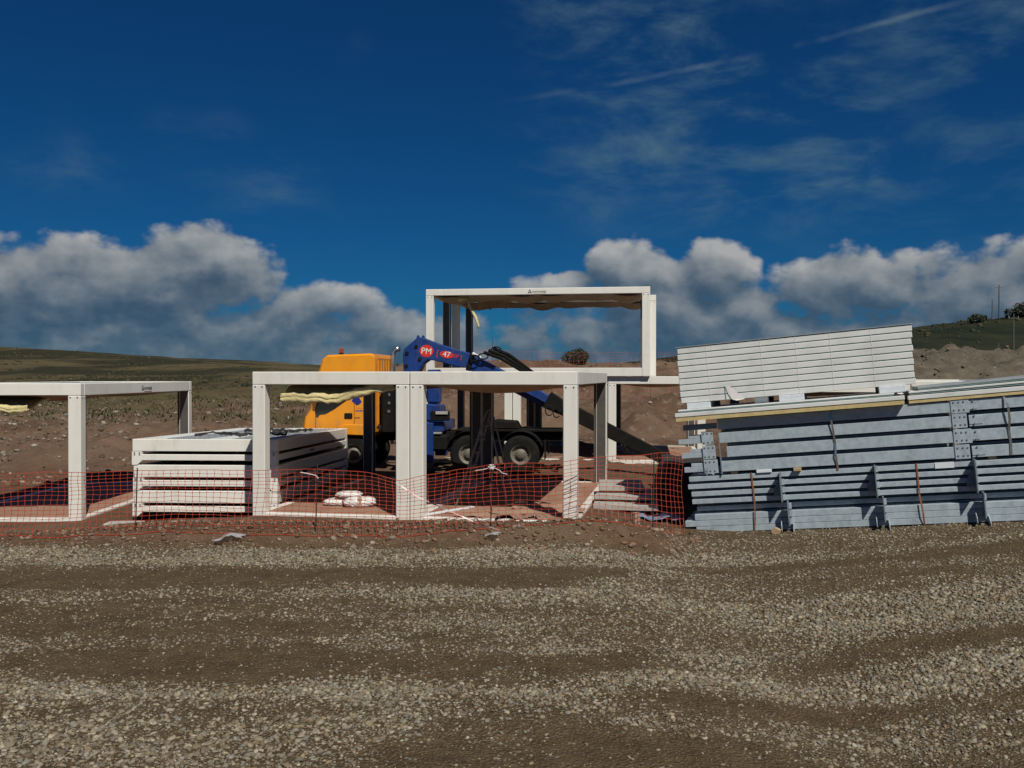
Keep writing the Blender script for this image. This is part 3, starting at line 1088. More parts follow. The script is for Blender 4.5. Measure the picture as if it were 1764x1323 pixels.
# ------------------------------------------------------------------ stack of three flat-packed frames
def flat_pack(loc, rz, label, k):
    e = empty('flat_pack', loc, (R(-1.1), 0, -R(rz)))
    W, L = 2.88, 6.1
    dx = (.0, .012, -.01)[k]
    # floor frame below, corner wedges, roof frame above
    for nm, z0, z1 in (('floor_rail', .085, .205), ('roof_rail', .265, .505)):
        a = MB().box(0, W, 0, .14, z0, z1).mesh(nm, WHITE)
        link(bpy.data.objects.new(nm, a), e, .01, (dx, 0, 0)); link(bpy.data.objects.new(nm, a), e, .01, (dx, L - .14, 0))
        b = MB().box(0, .14, .143, L - .143, z0, z1).mesh(nm, WHITE)
        link(bpy.data.objects.new(nm, b), e, .01, (dx, 0, 0)); link(bpy.data.objects.new(nm, b), e, .01, (W - .14 + dx, 0, 0))
    wedge = MB().prism([(0, 0), (.10, 0), (.20, .088), (.20, .262), (0, .262)], -.004, .16).mesh('corner_block', WHITE)
    wedge2 = MB().prism([(0, 0), (0, .262), (-.20, .262), (-.20, .088), (-.10, 0)], -.004, .16).mesh('corner_block', WHITE)
    for y in (0, L - .16):
        link(bpy.data.objects.new('corner_block', wedge), e, 0, (dx - .003, y, .0))
        link(bpy.data.objects.new('corner_block', wedge2), e, 0, (W + dx + .003, y, .0))
    for x in (.05, .15, W - .15, W - .05):
        link(bpy.data.objects.new('bolt', BOLT), e, 0, (x + dx, -.005, .235))
        link(bpy.data.objects.new('bolt', BOLT), e, 0, (x + dx, -.005, .20))
    MB().box(.15, W - .15, .15, L - .15, .10, .16).build('floor_board', PLY, e)
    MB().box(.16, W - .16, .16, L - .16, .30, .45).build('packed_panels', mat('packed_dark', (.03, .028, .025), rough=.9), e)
    return tag(e, label, 'flat pack', 'flat packed frames in a stack')


pS = (-7.47, 18.5, -.17)
stack_l = ['lowest flat-packed container frame of the white stack', 'middle flat-packed container frame of the white stack',
           'topmost flat-packed container frame of the stack, grey sheets on its top']
for k in range(3):
    e = flat_pack((pS[0], pS[1], pS[2] + .03 + k * .508), 3.0, stack_l[k], k)
top = e
for j in range(6):       # ribbed sheets lying in the top tray
    mb = MB()
    xa, xb = .17 + j * .425, .17 + (j + 1) * .425 - .01
    mb.grid(lambda s, t: (xa + (xb - xa) * s, .16 + 5.75 * t, .492 + .022 * (1 if (int(s * 8) % 2) else 0) + .006 * math.sin(7 * t + j)), 8, 10, .006)
    mb.build('roof_sheet', ROOFG if j % 3 else WHITE2, top)
# brand name printed on the pack's side
text_part('brand_lettering', 'normetal', .10, INK, top, (2.88 + .004, 2.6, .16), (R(90), 0, R(90)))


def felt(label, pts, w, seed):
    rr = random.Random(seed)
    path = [Vector(p) for p in pts]
    fine = []
    for a, b in zip(path, path[1:]):
        for i in range(9):
            p = a.lerp(b, i / 9)
            fine.append(p + Vector((rr.gauss(0, .02), rr.gauss(0, .06), abs(rr.gauss(0, .02)))))
    rad = [w * rr.uniform(.5, 1.5) for _ in fine]
    o = MB().tube(fine, rad, 6).build('felt_strip', TAR, None, loc=(pS[0], pS[1], pS[2] + .03 + 2 * .508), rot=(R(-1.1), 0, -R(3)))
    return tag(o, label, 'felt strip')


felt('crumpled black felt strip across the grey sheets on the flat packs', [(.75, 1.2, .54), (1.3, 1.6, .55), (1.8, 1.4, .54), (2.2, 1.9, .55), (2.7, 2.4, .55)], .026, 1)
felt('second crumpled black felt strip, further back on the flat packs', [(1.2, 3.0, .55), (1.7, 3.3, .54), (2.2, 3.1, .55), (2.7, 3.8, .55)], .03, 2)
felt('bunched black felt at the right edge of the flat packs', [(1.75, .9, .54), (2.2, 1.1, .55), (2.5, 1.0, .545), (2.75, 1.3, .55)], .022, 3)

# concrete pads showing under the pack and the lone frame
def pad(label, x, y, w, d, h_):
    z = float(ground_z(x, y))
    o = MB().prism([(-w / 2, -.1), (w / 2, -.1), (w / 2 - .03, h_), (-w / 2 + .05, h_)], -d / 2, d / 2).build('concrete_pad', CONC, None, .02, loc=(x, y, z - .0))
    return tag(o, label, 'concrete pad')


pad('pale concrete strip between the lone frame and the flat packs', -7.55, 17.75, 1.15, .45, .10)

# ------------------------------------------------------------------ stack of galvanised beams at the right
SO = Vector((3.265, 16.9, -.215))
SROT = (0, -R(5.3), -R(19))


def stack_empty(name, x, z, y=0.0):
    m = Matrix.Translation(SO) @ Euler(SROT).to_matrix().to_4x4()
    p = m @ Vector((x, y, z))
    return empty(name, p, SROT)


def angle_beam(x0, x1, y0, z0, hgt, dep):
    """C-section: web at the front, two flanges going back"""
    t = .012
    return MB().prism([(0, 0), (0, 0)][:0] or [(x0, z0), (x1, z0), (x1, z0 + hgt), (x0, z0 + hgt)], y0, y0 + t) \
        .box(x0, x1, y0 + t + .0005, y0 + dep, z0, z0 + t).box(x0, x1, y0 + t + .0005, y0 + dep, z0 + hgt - t, z0 + hgt)


lo = stack_empty('beam_bundle', 0, 0)
tag(lo, 'lower strapped bundle of narrow galvanised beams resting on the gravel', 'beam bundle', 'strapped beam bundles')
rows = [(.012, .104, .06), (.122, .104, -.13), (.232, .104, .05), (.39, .08, .09), (.528, .083, .03), (.663, .083, .03), (.798, .083, -.02), (.933, .083, .01)]
for k, (z0, hh, xs) in enumerate(rows):
    back = .10 if k == 3 else 0.0
    for d in range(8):
        jit = random.uniform(-.02, .02) if d else 0
        angle_beam(xs + jit, 7.6 + xs + jit, back + d * .23, z0 + (.016 if d % 2 else 0), hh, .17).build('beam', GALV, lo, .004)
tw = random.Random(4)
for px, zt in ((1.60, 1.03), (3.14, 1.05), (4.66, 1.06), (6.2, 1.06)):
    # upright joint plates: a tall one, a stepped lower one and two triangular stiffeners
    for z0, z1, dx, dep in ((.52, zt, .0, .26), (.10, .52, .085, .24)):
        p = MB().box(px + dx - .006, px + dx + .012, -dep, -.004, z0, z1)
        p.build('joint_plate', GALVD, lo)
        for q in range(int((z1 - z0) / .13)):
            zq = z0 + .01 + q * .133
            MB().box(px + dx + .014, px + dx + .055, -.06, -.004, zq, zq + .10).build('joint_lip', GALV, lo)
    MB().prism([(px - .13, .62), (px - .005, .60), (px - .005, .90), (px - .06, .86), (px - .13, .72)], -.06, -.045).build('joint_lug', GALVD, lo)
    for dx, z0, z1 in ((-.05, .03, .25), (.145, -.06, .14)):
        g_ = MB()
        b = 0
        g_.v = [(px + dx, -.005, z0), (px + dx, -.24, z0), (px + dx, -.24, z0 + .08), (px + dx, -.005, z1),
                (px + dx + .012, -.005, z0), (px + dx + .012, -.24, z0), (px + dx + .012, -.24, z0 + .08), (px + dx + .012, -.005, z1)]
        g_.f = [(0, 1, 2, 3), (7, 6, 5, 4), (0, 4, 5, 1), (1, 5, 6, 2), (2, 6, 7, 3), (3, 7, 4, 0)]
        g_.build('stiffener', GALV, lo)


def strap(parent, m, pts, w, name='strap'):
    """steel band standing just off the front; pts = (x, y, z)"""
    mb = MB()
    for i, (x, y, z) in enumerate(pts):
        mb.v += [(x - w / 2, y - .0015, z), (x + w / 2, y - .0015, z), (x + w / 2, y + .0015, z), (x - w / 2, y + .0015, z)]
        if i:
            a, b = (i - 1) * 4, i * 4
            for k in range(4):
                mb.f.append((a + k, a + (k + 1) % 4, b + (k + 1) % 4, b + k))
    return mb.build(name, m, parent)


strap(lo, RUST, [(1.10, .85, 1.035), (1.11, -.01, 1.035), (1.12, -.02, .75), (1.125, -.035, .5), (1.11, -.04, .25), (1.075, -.015, .0)], .024)
strap(lo, RUST, [(3.79, .85, 1.035), (3.80, -.01, 1.035), (3.805, -.02, .75), (3.80, -.03, .52)], .024)
strap(lo, RUST, [(3.80, -.012, .52), (3.815, -.05, .38), (3.83, -.055, .2), (3.835, -.015, .0)], .026)
strap(lo, RUST, [(6.79, .85, 1.035), (6.8, -.01, 1.035), (6.81, -.03, .5), (6.8, -.015, 0)], .034)

up = stack_empty('beam_bundle', 0, 1.06)
tag(up, 'upper bundle of broad galvanised beams with bolted end plates, under the panels', 'beam bundle', 'strapped beam bundles')
for k, z0 in enumerate((.02, .275, .53, .775)):
    hh = .185
    for d in range(6):
        x0 = .60 + (.12 if (k == 1) else 0) + (random.uniform(-.03, .03) if d else 0)
        angle_beam(x0, 4.40, d * .30, z0 + (0, .035, -.012)[d % 3], hh, .22).build('beam', GALV, up, .004)
        angle_beam(4.66, 8.4, d * .30, z0 + (.01 if k % 2 else -.005) + (0, .035, -.012)[d % 3], hh, .22).build('beam', GALV, up, .004)
    # end tongues at the left, one stepped above another
    if k < 3:
        MB().box(-.06 - .03 * k, .30, .015, .10, z0 + .02, z0 + .11).build('end_tongue', GALV, up, .003)
        MB().box(.07, .30, .02, .10, z0 + .113, z0 + .175).build('end_tongue', GALV, up, .003)
        MB().box(.30, .545 - .02 * k, -.014, .01, z0 - .015, z0 + .225).build('end_plate', GALV, up, .003)
        for bx in (.34, .41, .49):
            for bz in (.03, .19):
                link(bpy.data.objects.new('bolt', BOLT), up, 0, (bx, -.016, z0 + bz))
    else:
        MB().box(-.02, .58, .03, .10, z0 + .02, z0 + .12).build('end_tongue', GALVD, up, .003)
    # the joint further along
    MB().box(4.405, 4.63 + .05 * (k % 2), -.016, .008, z0 - .02, z0 + .215).build('end_plate', GALV, up, .003)
    MB().box(4.66, 4.86 - .06 * (k % 2), -.010, -.001, z0 + .03, z0 + .16).build('splice_plate', GALV, up, .003)
    for bx in (4.45, 4.53, 4.60, 4.74):
        for bz in (.02, .18):
            link(bpy.data.objects.new('bolt', BOLT), up, 0, (bx, -.018, z0 + bz * .8 + .02))
MB().box(.60, .615, -.05, .02, -.02, .66).build('end_upright', GALVD, up)
strap(up, BAND, [(2.53, .8, .99), (2.53, -.01, .99), (2.525, -.05, .8), (2.54, -.03, .6), (2.555, -.012, .4), (2.545, -.04, .2), (2.555, -.012, .0)], .032)
strap(up, RUST, [(2.555, -.012, .0), (2.56, -.015, -.06)], .03)
strap(up, BAND, [(5.2, .8, .99), (5.2, -.01, .99), (5.245, -.07, .8), (5.25, -.05, .6), (5.23, -.012, .42), (5.24, -.012, .2), (5.23, -.012, .02)], .036)


def block(name, m, label, cat, x, z, w, hgt, dep, y=-.02, grp=None, dz=0.0, rz=0.0):
    mm = Matrix.Translation(SO) @ Euler(SROT).to_matrix().to_4x4()
    o = MB().box(0, w, 0, dep, 0, hgt).build(name, m, None, .006, loc=mm @ Vector((x, y, z)), rot=(SROT[0], SROT[1], SROT[2] + rz))
    return tag(o, label, cat, grp)


block('timber_block', TIMBER, 'square timber block wedged between the two beam bundles', 'timber block', 1.83, 1.022, .13, .055, .9, -.10)
block('timber_block', TIMBER, 'timber packing under the upper beams beside their bolted end plates', 'timber block', .75, 1.022, .12, .05, .9, .06)
block('timber_block', TIMBER, 'timber packing between the bundles under the bolted beam joint', 'timber block', 4.9, 1.022, .12, .05, .9, .06)
block('foam_packing', FOAM, 'small white foam piece on the lower bundle between strap and joint plate', 'foam block', 1.20, 1.022, .26, .055, .16, -.03)
block('paper_label', FOAM, 'blank pale label hanging over the lower bundle beside the second rusty strap', 'label', 4.08, .925, .29, .10, .004, -.012)
_w = SO.to_tuple()
bx, by = 4.55, 16.20
tag(MB().prism([(-.06, 0), (.07, -.0), (.09, .07), (-.01, .11), (-.07, .06)], -.06, .06).build('timber_block', TIMBER, None, .005, loc=(bx, by, float(ground_z(bx, by)) - .005), rot=(0, 0, R(-25))),
    'pale timber offcut on the gravel at the foot of the beams', 'timber block')
for k, x in enumerate((.5, 3.9, 6.9)):
    block('bearer', TIMBER, ['squared bearer under the left end of the lower beam bundle', 'squared bearer under the middle of the lower beam bundle',
                             'squared bearer under the right end of the lower beam bundle'][k], 'bearer', x, -.06, .12, .085, .9, .02)


def core_panel(label, x0, x1, z0, y0=-.17, dep=1.98, core=.075, skin=.07, rot=0.0):
    e = stack_empty('sandwich_panel', x0, z0, y0)
    e.rotation_euler = (SROT[0], SROT[1] - rot, SROT[2])
    L = x1 - x0
    MB().box(0, L, 0, dep, 0, core).build('foam_core', FOAMY, e)
    MB().box(-.01, L + .01, -.012, dep + .01, core + .001, core + skin).build('steel_skin', WHITE2, e, .006)
    return tag(e, label, 'panel', 'sandwich panels on the beams')


def thin_panel(label, x0, x1, z0, y0, dep, t=.045, rot=0.0, m=None):
    e = stack_empty('sandwich_panel', x0, z0, y0)
    e.rotation_euler = (SROT[0], SROT[1] - rot, SROT[2])
    L = x1 - x0
    MB().box(0, L, 0, dep, 0, t * .45).build('foam_core', SEAM, e)
    MB().box(-.01, L + .01, -.012, dep + .01, t * .45 + .001, t).build('steel_skin', m or WHITE2, e, .005)
    return tag(e, label, 'panel', 'sandwich panels on the beams')


core_panel('yellow cored panel with white skin lying directly on the upper beams', -.10, 3.70, 2.035)
core_panel('yellow cored panel slanting up at the outer end of the beam stack', 3.78, 7.9, 2.035, -.03, 1.7, core=.055, skin=.075, rot=R(.5))
thin_panel('thin pale panel lying under the foam blocks of the ribbed bundle', -.05, 3.55, 2.188, -.08, 1.85, .05)
thin_panel('thin pale panel on top of the slanting yellow cored one', 3.80, 8.0, 2.175, -.02, 1.65, .06, R(.8))
thin_panel('uppermost thin grey panel at the outer end of the beam stack', 3.95, 8.0, 2.245, .06, 1.55, .05, R(1.0), ROOFG)
fb = ['foam block under the left end of the ribbed panel bundle', 'foam block between the torn film and the bundle\'s middle', 'foam block under the middle of the ribbed panel bundle',
      'foam block under the right end of the ribbed panel bundle']
for k, (x, w, hh) in enumerate(((.10, .41, .105), (1.27, .24, .07), (1.70, .42, .11), (3.33, .42, .115))):
    block('foam_block', FOAM, fb[k], 'foam block', x, 2.240, w, hh - .002 if k != 1 else .108, 1.6, [-.06, .12, -.06, -.06][k], 'foam blocks under the ribbed bundle')

pb = stack_empty('panel_bundle', 0, 2.352)
tag(pb, 'tall bundle of nine ribbed white panels laid flat on foam blocks', 'panel bundle')
for k in range(9):
    z0 = k * .1115
    j = random.uniform(-.012, .012); s_ = -.012 * 0
    x0, x1 = .0 + j, 3.92 + j + random.uniform(-.01, .01)
    o = MB().box(x0, x1, 0, 1.8, z0, z0 + .096).build('panel', WHITE2, pb, .007)
    # recessed joint below the next panel
    MB().box(x0 + .004, x1 - .004, .012, 1.79, z0 + .0965, z0 + .111).build('groove', SEAM, o)
cap = MB().box(-.02, 3.95, -.012, 1.81, 9 * .1115 + .001, 9 * .1115 + .014).build('cover_sheet', ROOFG, pb)
# torn corner of the shrink film
film = MB()
film.v = [(.80, -.008, .245), (.86, -.010, .255), (1.12, -.020, -.01), (.98, -.035, -.03), (.90, -.02, .0), (.84, -.012, .10)]
film.f = [(0, 5, 1), (5, 4, 1), (4, 3, 2), (4, 2, 1)]
film.build('torn_film', TAPEW, pb)
MB().box(.786, .80, -.009, -.001, .0, .245).build('film_edge', SEAM, pb)
for fx in (.52, 1.46, 2.05, 2.62, 3.28):          # overlapping edges of the shrink film
    MB().box(fx, fx + .006, -.004, -.001, .01, .995).build('film_fold', TAPEW, pb)

# ------------------------------------------------------------------ the crane lorry between the two rows
LORRY = empty('crane_lorry', (-2.0, 25.75, float(ground_z(-2.0, 25.75)) + .02), (0, 0, -R(5)))
tag(LORRY, 'orange cab lorry with a folded blue loader crane, parked between the frames', 'lorry')
T = LORRY
# local x runs to the rear, y away from the camera, z up; near side at y = -1.22
cab_prof = [(-3.42, .50), (-3.46, 1.02), (-3.40, 1.42), (-3.26, 1.62), (-3.02, 2.62), (-2.93, 2.95), (-2.80, 3.08),
            (-1.58, 3.12), (-1.50, 3.05), (-1.50, 1.00), (-1.58, .92), (-1.75, .92), (-1.80, 1.03), (-2.58, 1.03), (-2.68, .80), (-2.70, .50)]
CABY = 1.20
cab = MB().prism(cab_prof, -CABY, CABY).build('cab', ORANGE, T, .05)
# side window, quarter light, door lines, handle, steps
MB().prism([(-3.11, 1.60), (-3.09, 1.44), (-3.03, 1.43), (-2.98, 1.50), (-2.82, 1.52), (-2.60, 1.64), (-2.20, 1.92), (-2.15, 2.50), (-2.95, 2.50)], -CABY - .008, -CABY + .02).build('side_window', GLASS, cab)
MB().prism([(-3.245, 1.66), (-3.235, 1.63), (-3.03, 2.58), (-3.04, 2.60)], -1.08, 1.08).build('windscreen', GLASS, cab, loc=(-.012, 0, .0))
for x0, z0, z1 in ((-3.10, 1.05, 1.70), (-2.06, 1.12, 2.60)):
    MB().box(x0, x0 + .014, -CABY - .004, -CABY + .01, z0, z1).build('door_seam', mat('dark_orange_seam', (.16, .05, .01), rough=.7), cab)  # dark orange strips along the door joints
MB().box(-2.32, -2.10, -CABY - .03, -CABY + .01, 1.40, 1.55).build('door_handle', BLACK, cab, .02)
MB().box(-2.04, -1.90, -CABY - .006, -CABY + .01, 1.415, 1.435).build('model_badge', INK, cab)
MB().prism([(-2.46, .98), (-1.50, .95), (-1.50, 1.24), (-2.30, 1.26), (-2.46, 1.18)], -CABY - .05, -CABY - .003).build('step_panel', ORANGE, cab, .02)
for x0 in (-1.44,):
    pass
# ribbed rear wall of the cab and side fairing
MB().box(-1.495, -1.47, -1.02, 1.05, 1.2, 3.0).build('rear_panel', mat('orange_rear', (.62, .24, .03), (.55, .2, .02), rough=.5, dirt=(.3, .16, .07), dirt_amt=.6), cab)
for k in range(7):
    MB().box(-1.468, -1.45, -.95 + k * .3, -.90 + k * .3, 1.25, 2.95).build('rear_rib', ORANGE, cab)
for k in range(3):
    MB().box(-1.468, -1.44, -.80, .4, 1.75 + k * .22, 1.87 + k * .22).build('rear_vent', mat('orange_dark_vent', (.32, .12, .02), rough=.6), cab)
MB().prism([(-3.50, .42), (-3.52, .98), (-3.30, 1.02), (-2.75, .80), (-2.75, .42)], -1.235, 1.235).build('bumper', ORANGE, T, .04)
b_ = MB().lathe([(0, 0)], (0, 0, 0), 3)
beacon = MB().box(-.05, .05, -.05, .05, 0, .045).build('beacon_base', BLACK, T, .005, loc=(-2.52, -.75, 3.095))
MB().prism([(-.055, .046), (.055, .046), (.045, .17), (-.045, .17)], -.05, .05).build('beacon_lens', AMBER, beacon, .008)
MB().box(-2.3, -1.9, -.9, .7, 3.10, 3.125).build('roof_hatch', BROWNM, T, .01)
# globe emblem on the door: land masses and an arc, with a line of small print below
globe = MB()
for pts in ([(-1.90, 2.06), (-1.82, 2.13), (-1.74, 2.11), (-1.70, 2.02), (-1.66, 1.97), (-1.72, 1.90), (-1.80, 1.87), (-1.86, 1.93), (-1.93, 1.98)],
            [(-1.80, 2.19), (-1.70, 2.25), (-1.58, 2.23), (-1.50 - .04, 2.16), (-1.56, 2.09), (-1.62, 2.12), (-1.68, 2.07), (-1.71, 2.13), (-1.79, 2.15)],
            [(-1.62, 1.86), (-1.56, 1.93), (-1.53, 2.03), (-1.545, 2.03), (-1.58, 1.94), (-1.64, 1.87)]):
    globe.prism([(x - .19, z - .12) for x, z in pts], -CABY - .004, -CABY + .004)
globe.build('globe_emblem', NAVY, cab)
MB().box(-2.02, -1.52, -CABY - .003, -CABY + .004, 1.675, 1.683).build('emblem_line', RED, cab)
pr = MB()
for k in range(13):
    pr.box(-2.02 + k * .038, -2.02 + k * .038 + .024, -CABY - .003, -CABY + .004, 1.585, 1.63)
pr.build('small_print', NAVY, cab)
# mirror
MB().box(-3.05, -2.95, -1.48, -1.28, 1.95, 2.35).build('mirror', BLACK, T, .02)
# exhaust stack behind the cab
ex = [(-1.12, -.75, 1.2), (-1.12, -.75, 3.02), (-1.10, -.76, 3.16), (-1.03, -.78, 3.24), (-.93, -.80, 3.25)]
MB().tube(ex, .072, 12).build('exhaust_stack', CHROME, T, smooth=True)
MB().box(-1.38, -1.05, -1.05, -.30, 1.0, 2.25).build('air_intake', BLACK, T, .05)
for k in range(3):
    MB().box(-1.2 + .01 * k, -1.12, -1.075, -1.05, 1.55 + k * .22, 1.63 + k * .22).build('intake_clip', CHROME, T, .01)

# chassis
for y in (-.42, .34):
    MB().box(-2.9, 3.45, y, y + .08, .78, 1.04).build('chassis_rail', BLACK, T, .01)
for x in (-.6, .4, 1.2, 2.2, 3.3):
    MB().box(x, x + .12, -.34, .338, .82, 1.0).build('cross_member', BLACK, T)
MB().box(.55, 3.45, -.60, .60, 1.045, 1.10).build('subframe', BLACK, T, .01)
MB().box(-.55, .40, -1.15, -.50, .55, .98).build('fuel_tank', BLACK, T, .06)
MB().box(-.55, .25, -1.17, -.95, 1.0, 1.05).build('tank_step', ROOFG, T, .01)
MB().box(-.95, -.58, -1.1, -.5, .62, .98).build('battery_box', BLACK, T, .03)
MB().box(-.50, -.12, -.95, -.60, 1.08, 1.32).build('tool_crate', BROWNM, T, .01)


def wheel(x, y, out):
    """out = -1 faces the camera side"""
    e = MB()
    r = .50
    prof = [(.27, -.13), (.40, -.145), (.475, -.13), (r, -.09), (r, .09), (.475, .13), (.40, .145), (.27, .13)]
    e.lathe(prof + [prof[0]], (0, 0, 0), 32)
    w = e.build('wheel', RUBBER, T, smooth=True, loc=(x, y, r - .02))
    rim = MB().lathe([(.275, .12), (.275, -.11 * 1), (.25, -.12), (.235, -.05), (.16, -.02), (.12, -.09), (.09, -.11), (.0, -.115)], (0, 0, 0), 24)
    o = rim.build('rim', RIM, w, smooth=True)
    if out > 0:
        o.rotation_euler = (0, 0, math.pi)
    for k in range(8):
        a = k * math.pi / 4
        link(bpy.data.objects.new('wheel_nut', BOLT), w, 0, (.19 * math.cos(a), out * .045, .19 * math.sin(a)))
    return w


for s in (-1, 1):
    wheel(-2.10, s * 1.02, s)
    for x in (.98, 2.33):
        wheel(x, s * 1.04, s)
        wheel(x, s * .70, s)
for x in (-2.10, .98, 2.33):
    MB().tube([(x, -.95, .48), (x, .95, .48)], .07, 8).build('axle', BLACK, T)


def guard(x, y0, y1, a0, a1, r=.60):
    mb = MB()

    def fn(s, t):
        a = R(a0 + (a1 - a0) * s)
        return (x + r * math.cos(a), y0 + (y1 - y0) * t, .50 + r * math.sin(a))
    mb.grid(fn, 14, 2, .02)
    mb.build('mudguard', BLACK, T, smooth=True)


for s in (-1, 1):
    ya, yb = (-1.2, -.52) if s < 0 else (.52, 1.2)
    guard(.98, ya, yb, 25, 165); guard(2.33, ya, yb, 15, 155)
    guard(-2.10, min(s * 1.2, s * .8), max(s * 1.2, s * .8), 10, 100, .6)
    MB().box(2.95, 2.965, ya, yb, .35, .85).build('mud_flap', RUBBER, T)
MB().box(3.46, 3.52, -1.15, 1.15, .62, .78).build('rear_bar', BLACK, T, .01)
for y in (-1.1, .8):
    MB().box(3.44, 3.475, y, y + .3, .80, .93).build('tail_light', RED, T, .01)
# fifth-wheel coupling
MB().prism([(1.30, 1.10), (2.25, 1.10), (2.15, 1.30), (1.55, 1.34), (1.42, 1.24)], -.45, .45).build('coupling_plate', BLACK, T, .03)
MB().prism([(1.22, 1.22), (1.32, 1.35), (1.52, 1.33), (1.44, 1.20)], -.30, .25).build('coupling_jaw', BLACK, T, .02)

# loader crane
MB().box(-.55, .30, -1.0, 1.0, 1.05, 1.32).build('crane_base', BLUE, T, .03)
MB().prism([(-.45, 1.32), (.22, 1.32), (.10, 1.75), (-.30, 1.78)], -.62, .35).build('slew_housing', BLUE, T, .03)
MB().box(-.30, .05, -.28, .22, 1.78, 2.70).build('crane_column', BLUE, T, .05)
MB().prism([(-.34, 1.90), (-.30, 1.90), (-.62, 2.90), (-.72, 2.86)], -.20, .14).build('lift_link', BLUE, T, .02)
for s in (-1, 1):
    MB().box(-.30, .05, s * 1.16 - .10, s * 1.16 + .10, .25, 1.30).build('outrigger', BLUE, T, .03)
    MB().box(-.32, .07, s * 1.16 - .2, s * 1.16 + .2, .0, .05).build('outrigger_foot', BLACK, T, .01)
MB().box(-.05, .45, -1.12, -.95, 1.35, 1.60).build('valve_bank', BLACK, T, .02)
MB().box(.10, .42, -1.16, -1.125, 1.52, 1.60).build('lever_plate', CONC, T, .005)
for k in range(5):
    MB().tube([(.02 + k * .08, -1.1, 1.6), (.03 + k * .08, -1.15, 1.74)], .010, 5).build('control_lever', INK, T)

# boom: head, main arm, telescopes and the dark end section laid to the ground
boom = MB().prism([(-.92, 3.05), (-.89, 3.25), (-.50, 3.58), (-.40, 3.57), (.10, 3.38), (.92, 3.13), (.92, 2.72), (.45, 2.80), (.02, 2.93),
                   (-.22, 2.96), (-.36, 2.86), (-.48, 2.62), (-.90, 2.62)], -.42, .05).build('boom_head', BLUE, T, .02)
for (x, z, r) in ((-.80, 3.14, .05), (-.55, 3.32, .045), (-.45, 2.98, .05), (-.82, 2.80, .045)):
    MB().lathe([(0, -.03), (r, -.03), (r * 1.1, -.01), (r * 1.1, .02)], (x, -.42, z), 12).build('pivot_pin', BLACK, boom)
for x in (-.52, -.38):
    MB().prism([(x - .05, 3.545), (x + .05, 3.535), (x + .02, 3.625), (x - .025, 3.63)], -.30, -.26).build('lifting_eye', BLUE, boom)


def arm(name, a, b, h0, h1, y0, y1, m, parent=T, bev=.02):
    """tapered box arm between two points in the boom plane"""
    ax, az = a; bx_, bz = b
    d = Vector((bx_ - ax, bz - az)).normalized(); nrm = Vector((-d.y, d.x))
    pts = [(ax - nrm.x * h0 / 2, az - nrm.y * h0 / 2), (bx_ - nrm.x * h1 / 2, bz - nrm.y * h1 / 2),
           (bx_ + nrm.x * h1 / 2, bz + nrm.y * h1 / 2), (ax + nrm.x * h0 / 2, az + nrm.y * h0 / 2)]
    return MB().prism(pts, y0, y1).build(name, m, parent, bev)


arm('boom_collar', (.86, 2.93), (.98, 2.895), .52, .50, -.45, .08, BLACK)
arm('boom_section', (.95, 2.89), (3.05, 1.80), .42, .36, -.36, .0, BLUE)
arm('boom_section', (1.55, 2.66), (3.35, 1.72), .26, .22, -.60, -.40, BLUE)
arm('boom_joint', (2.98, 1.90), (3.42, 1.66), .46, .36, -.62, .04, BLACK)
arm('end_section', (3.2, 1.78), (6.55, .10), .40, .30, -.45, -.08, BLACK)
arm('end_section', (4.9, .93), (6.95, -.04), .22, .18, -.38, -.16, RUBBER)
for k, (dz, y) in enumerate(((.10, -.55), (.20, -.48), (.30, -.40), (.16, -.30))):
    MB().tube([(1.30 + .12 * k, y, 3.10 + dz * .55), (1.75 + .1 * k, y, 2.95 + dz * .5), (2.75, y, 2.36 + dz * .5)], .048, 8).build('hydraulic_cylinder', BLACK, T, smooth=True)
for k, (x, z, y) in enumerate(((1.28, 3.02, -.5), (1.62, 3.20, -.45), (1.05, 2.98, -.52))):
    pts = [(x + .13 * math.cos(t), y, z + .075 * math.sin(t) + .03) for t in [i * .45 for i in range(15)]]
    MB().tube(pts, .017, 6, cap=False).build('hydraulic_hose', RUBBER, T, smooth=True)
arm('white_tube', (.98, 3.14), (1.22, 3.00), .08, .07, -.50, -.44, INKW)
for k in range(2):
    x = 3.05 + k * .2
    pts = [(x + .10 * math.cos(t), -.70, 1.62 - k * .05 + .14 * math.sin(t)) for t in [i * .5 for i in range(12)]]
    MB().tube(pts, .016, 6, cap=False).build('hydraulic_hose', RUBBER, T, smooth=True)
hk = [(5.02, -.5, .72), (5.06, -.5, .60), (5.12, -.5, .55), (5.08, -.5, .48), (5.0, -.5, .50)]
MB().tube(hk, .028, 8).build('hook', BLACK, T, smooth=True)


def oval(name, m, x, z, rx, rz_, y, tilt):
    mb = MB()
    n = 28
    pts = []
    for i in range(n):
        a = 2 * math.pi * i / n
        px_, pz_ = rx * math.cos(a), rz_ * math.sin(a)
        pts.append((px_ * math.cos(tilt) - pz_ * math.sin(tilt), px_ * math.sin(tilt) + pz_ * math.cos(tilt)))
    mb.prism(pts, -.003, .003)
    return mb.build(name, m, boom, loc=(x, y, z))


tl = R(-15)
oval('red_oval', RED, -.27, 3.20, .19, .165, -.424, 0)
text_part('crane_lettering', 'PM', .23, INKW, boom, (-.27, -.4295, 3.19), (R(90), -tl * .35, 0))
oval('red_oval', RED, .28, 3.10, .19, .095, -.424, tl * .6)
text_part('crane_lettering', '47', .21, INKW, boom, (.28, -.4295, 3.10), (R(90), R(9), 0))
text_part('crane_lettering', '[', .22, RED, boom, (.03, -.4255, 3.14), (R(90), R(9), 0))
text_part('crane_lettering', 'SP ]', .15, RED, boom, (.58, -.4255, 3.04), (R(90), R(12), 0))

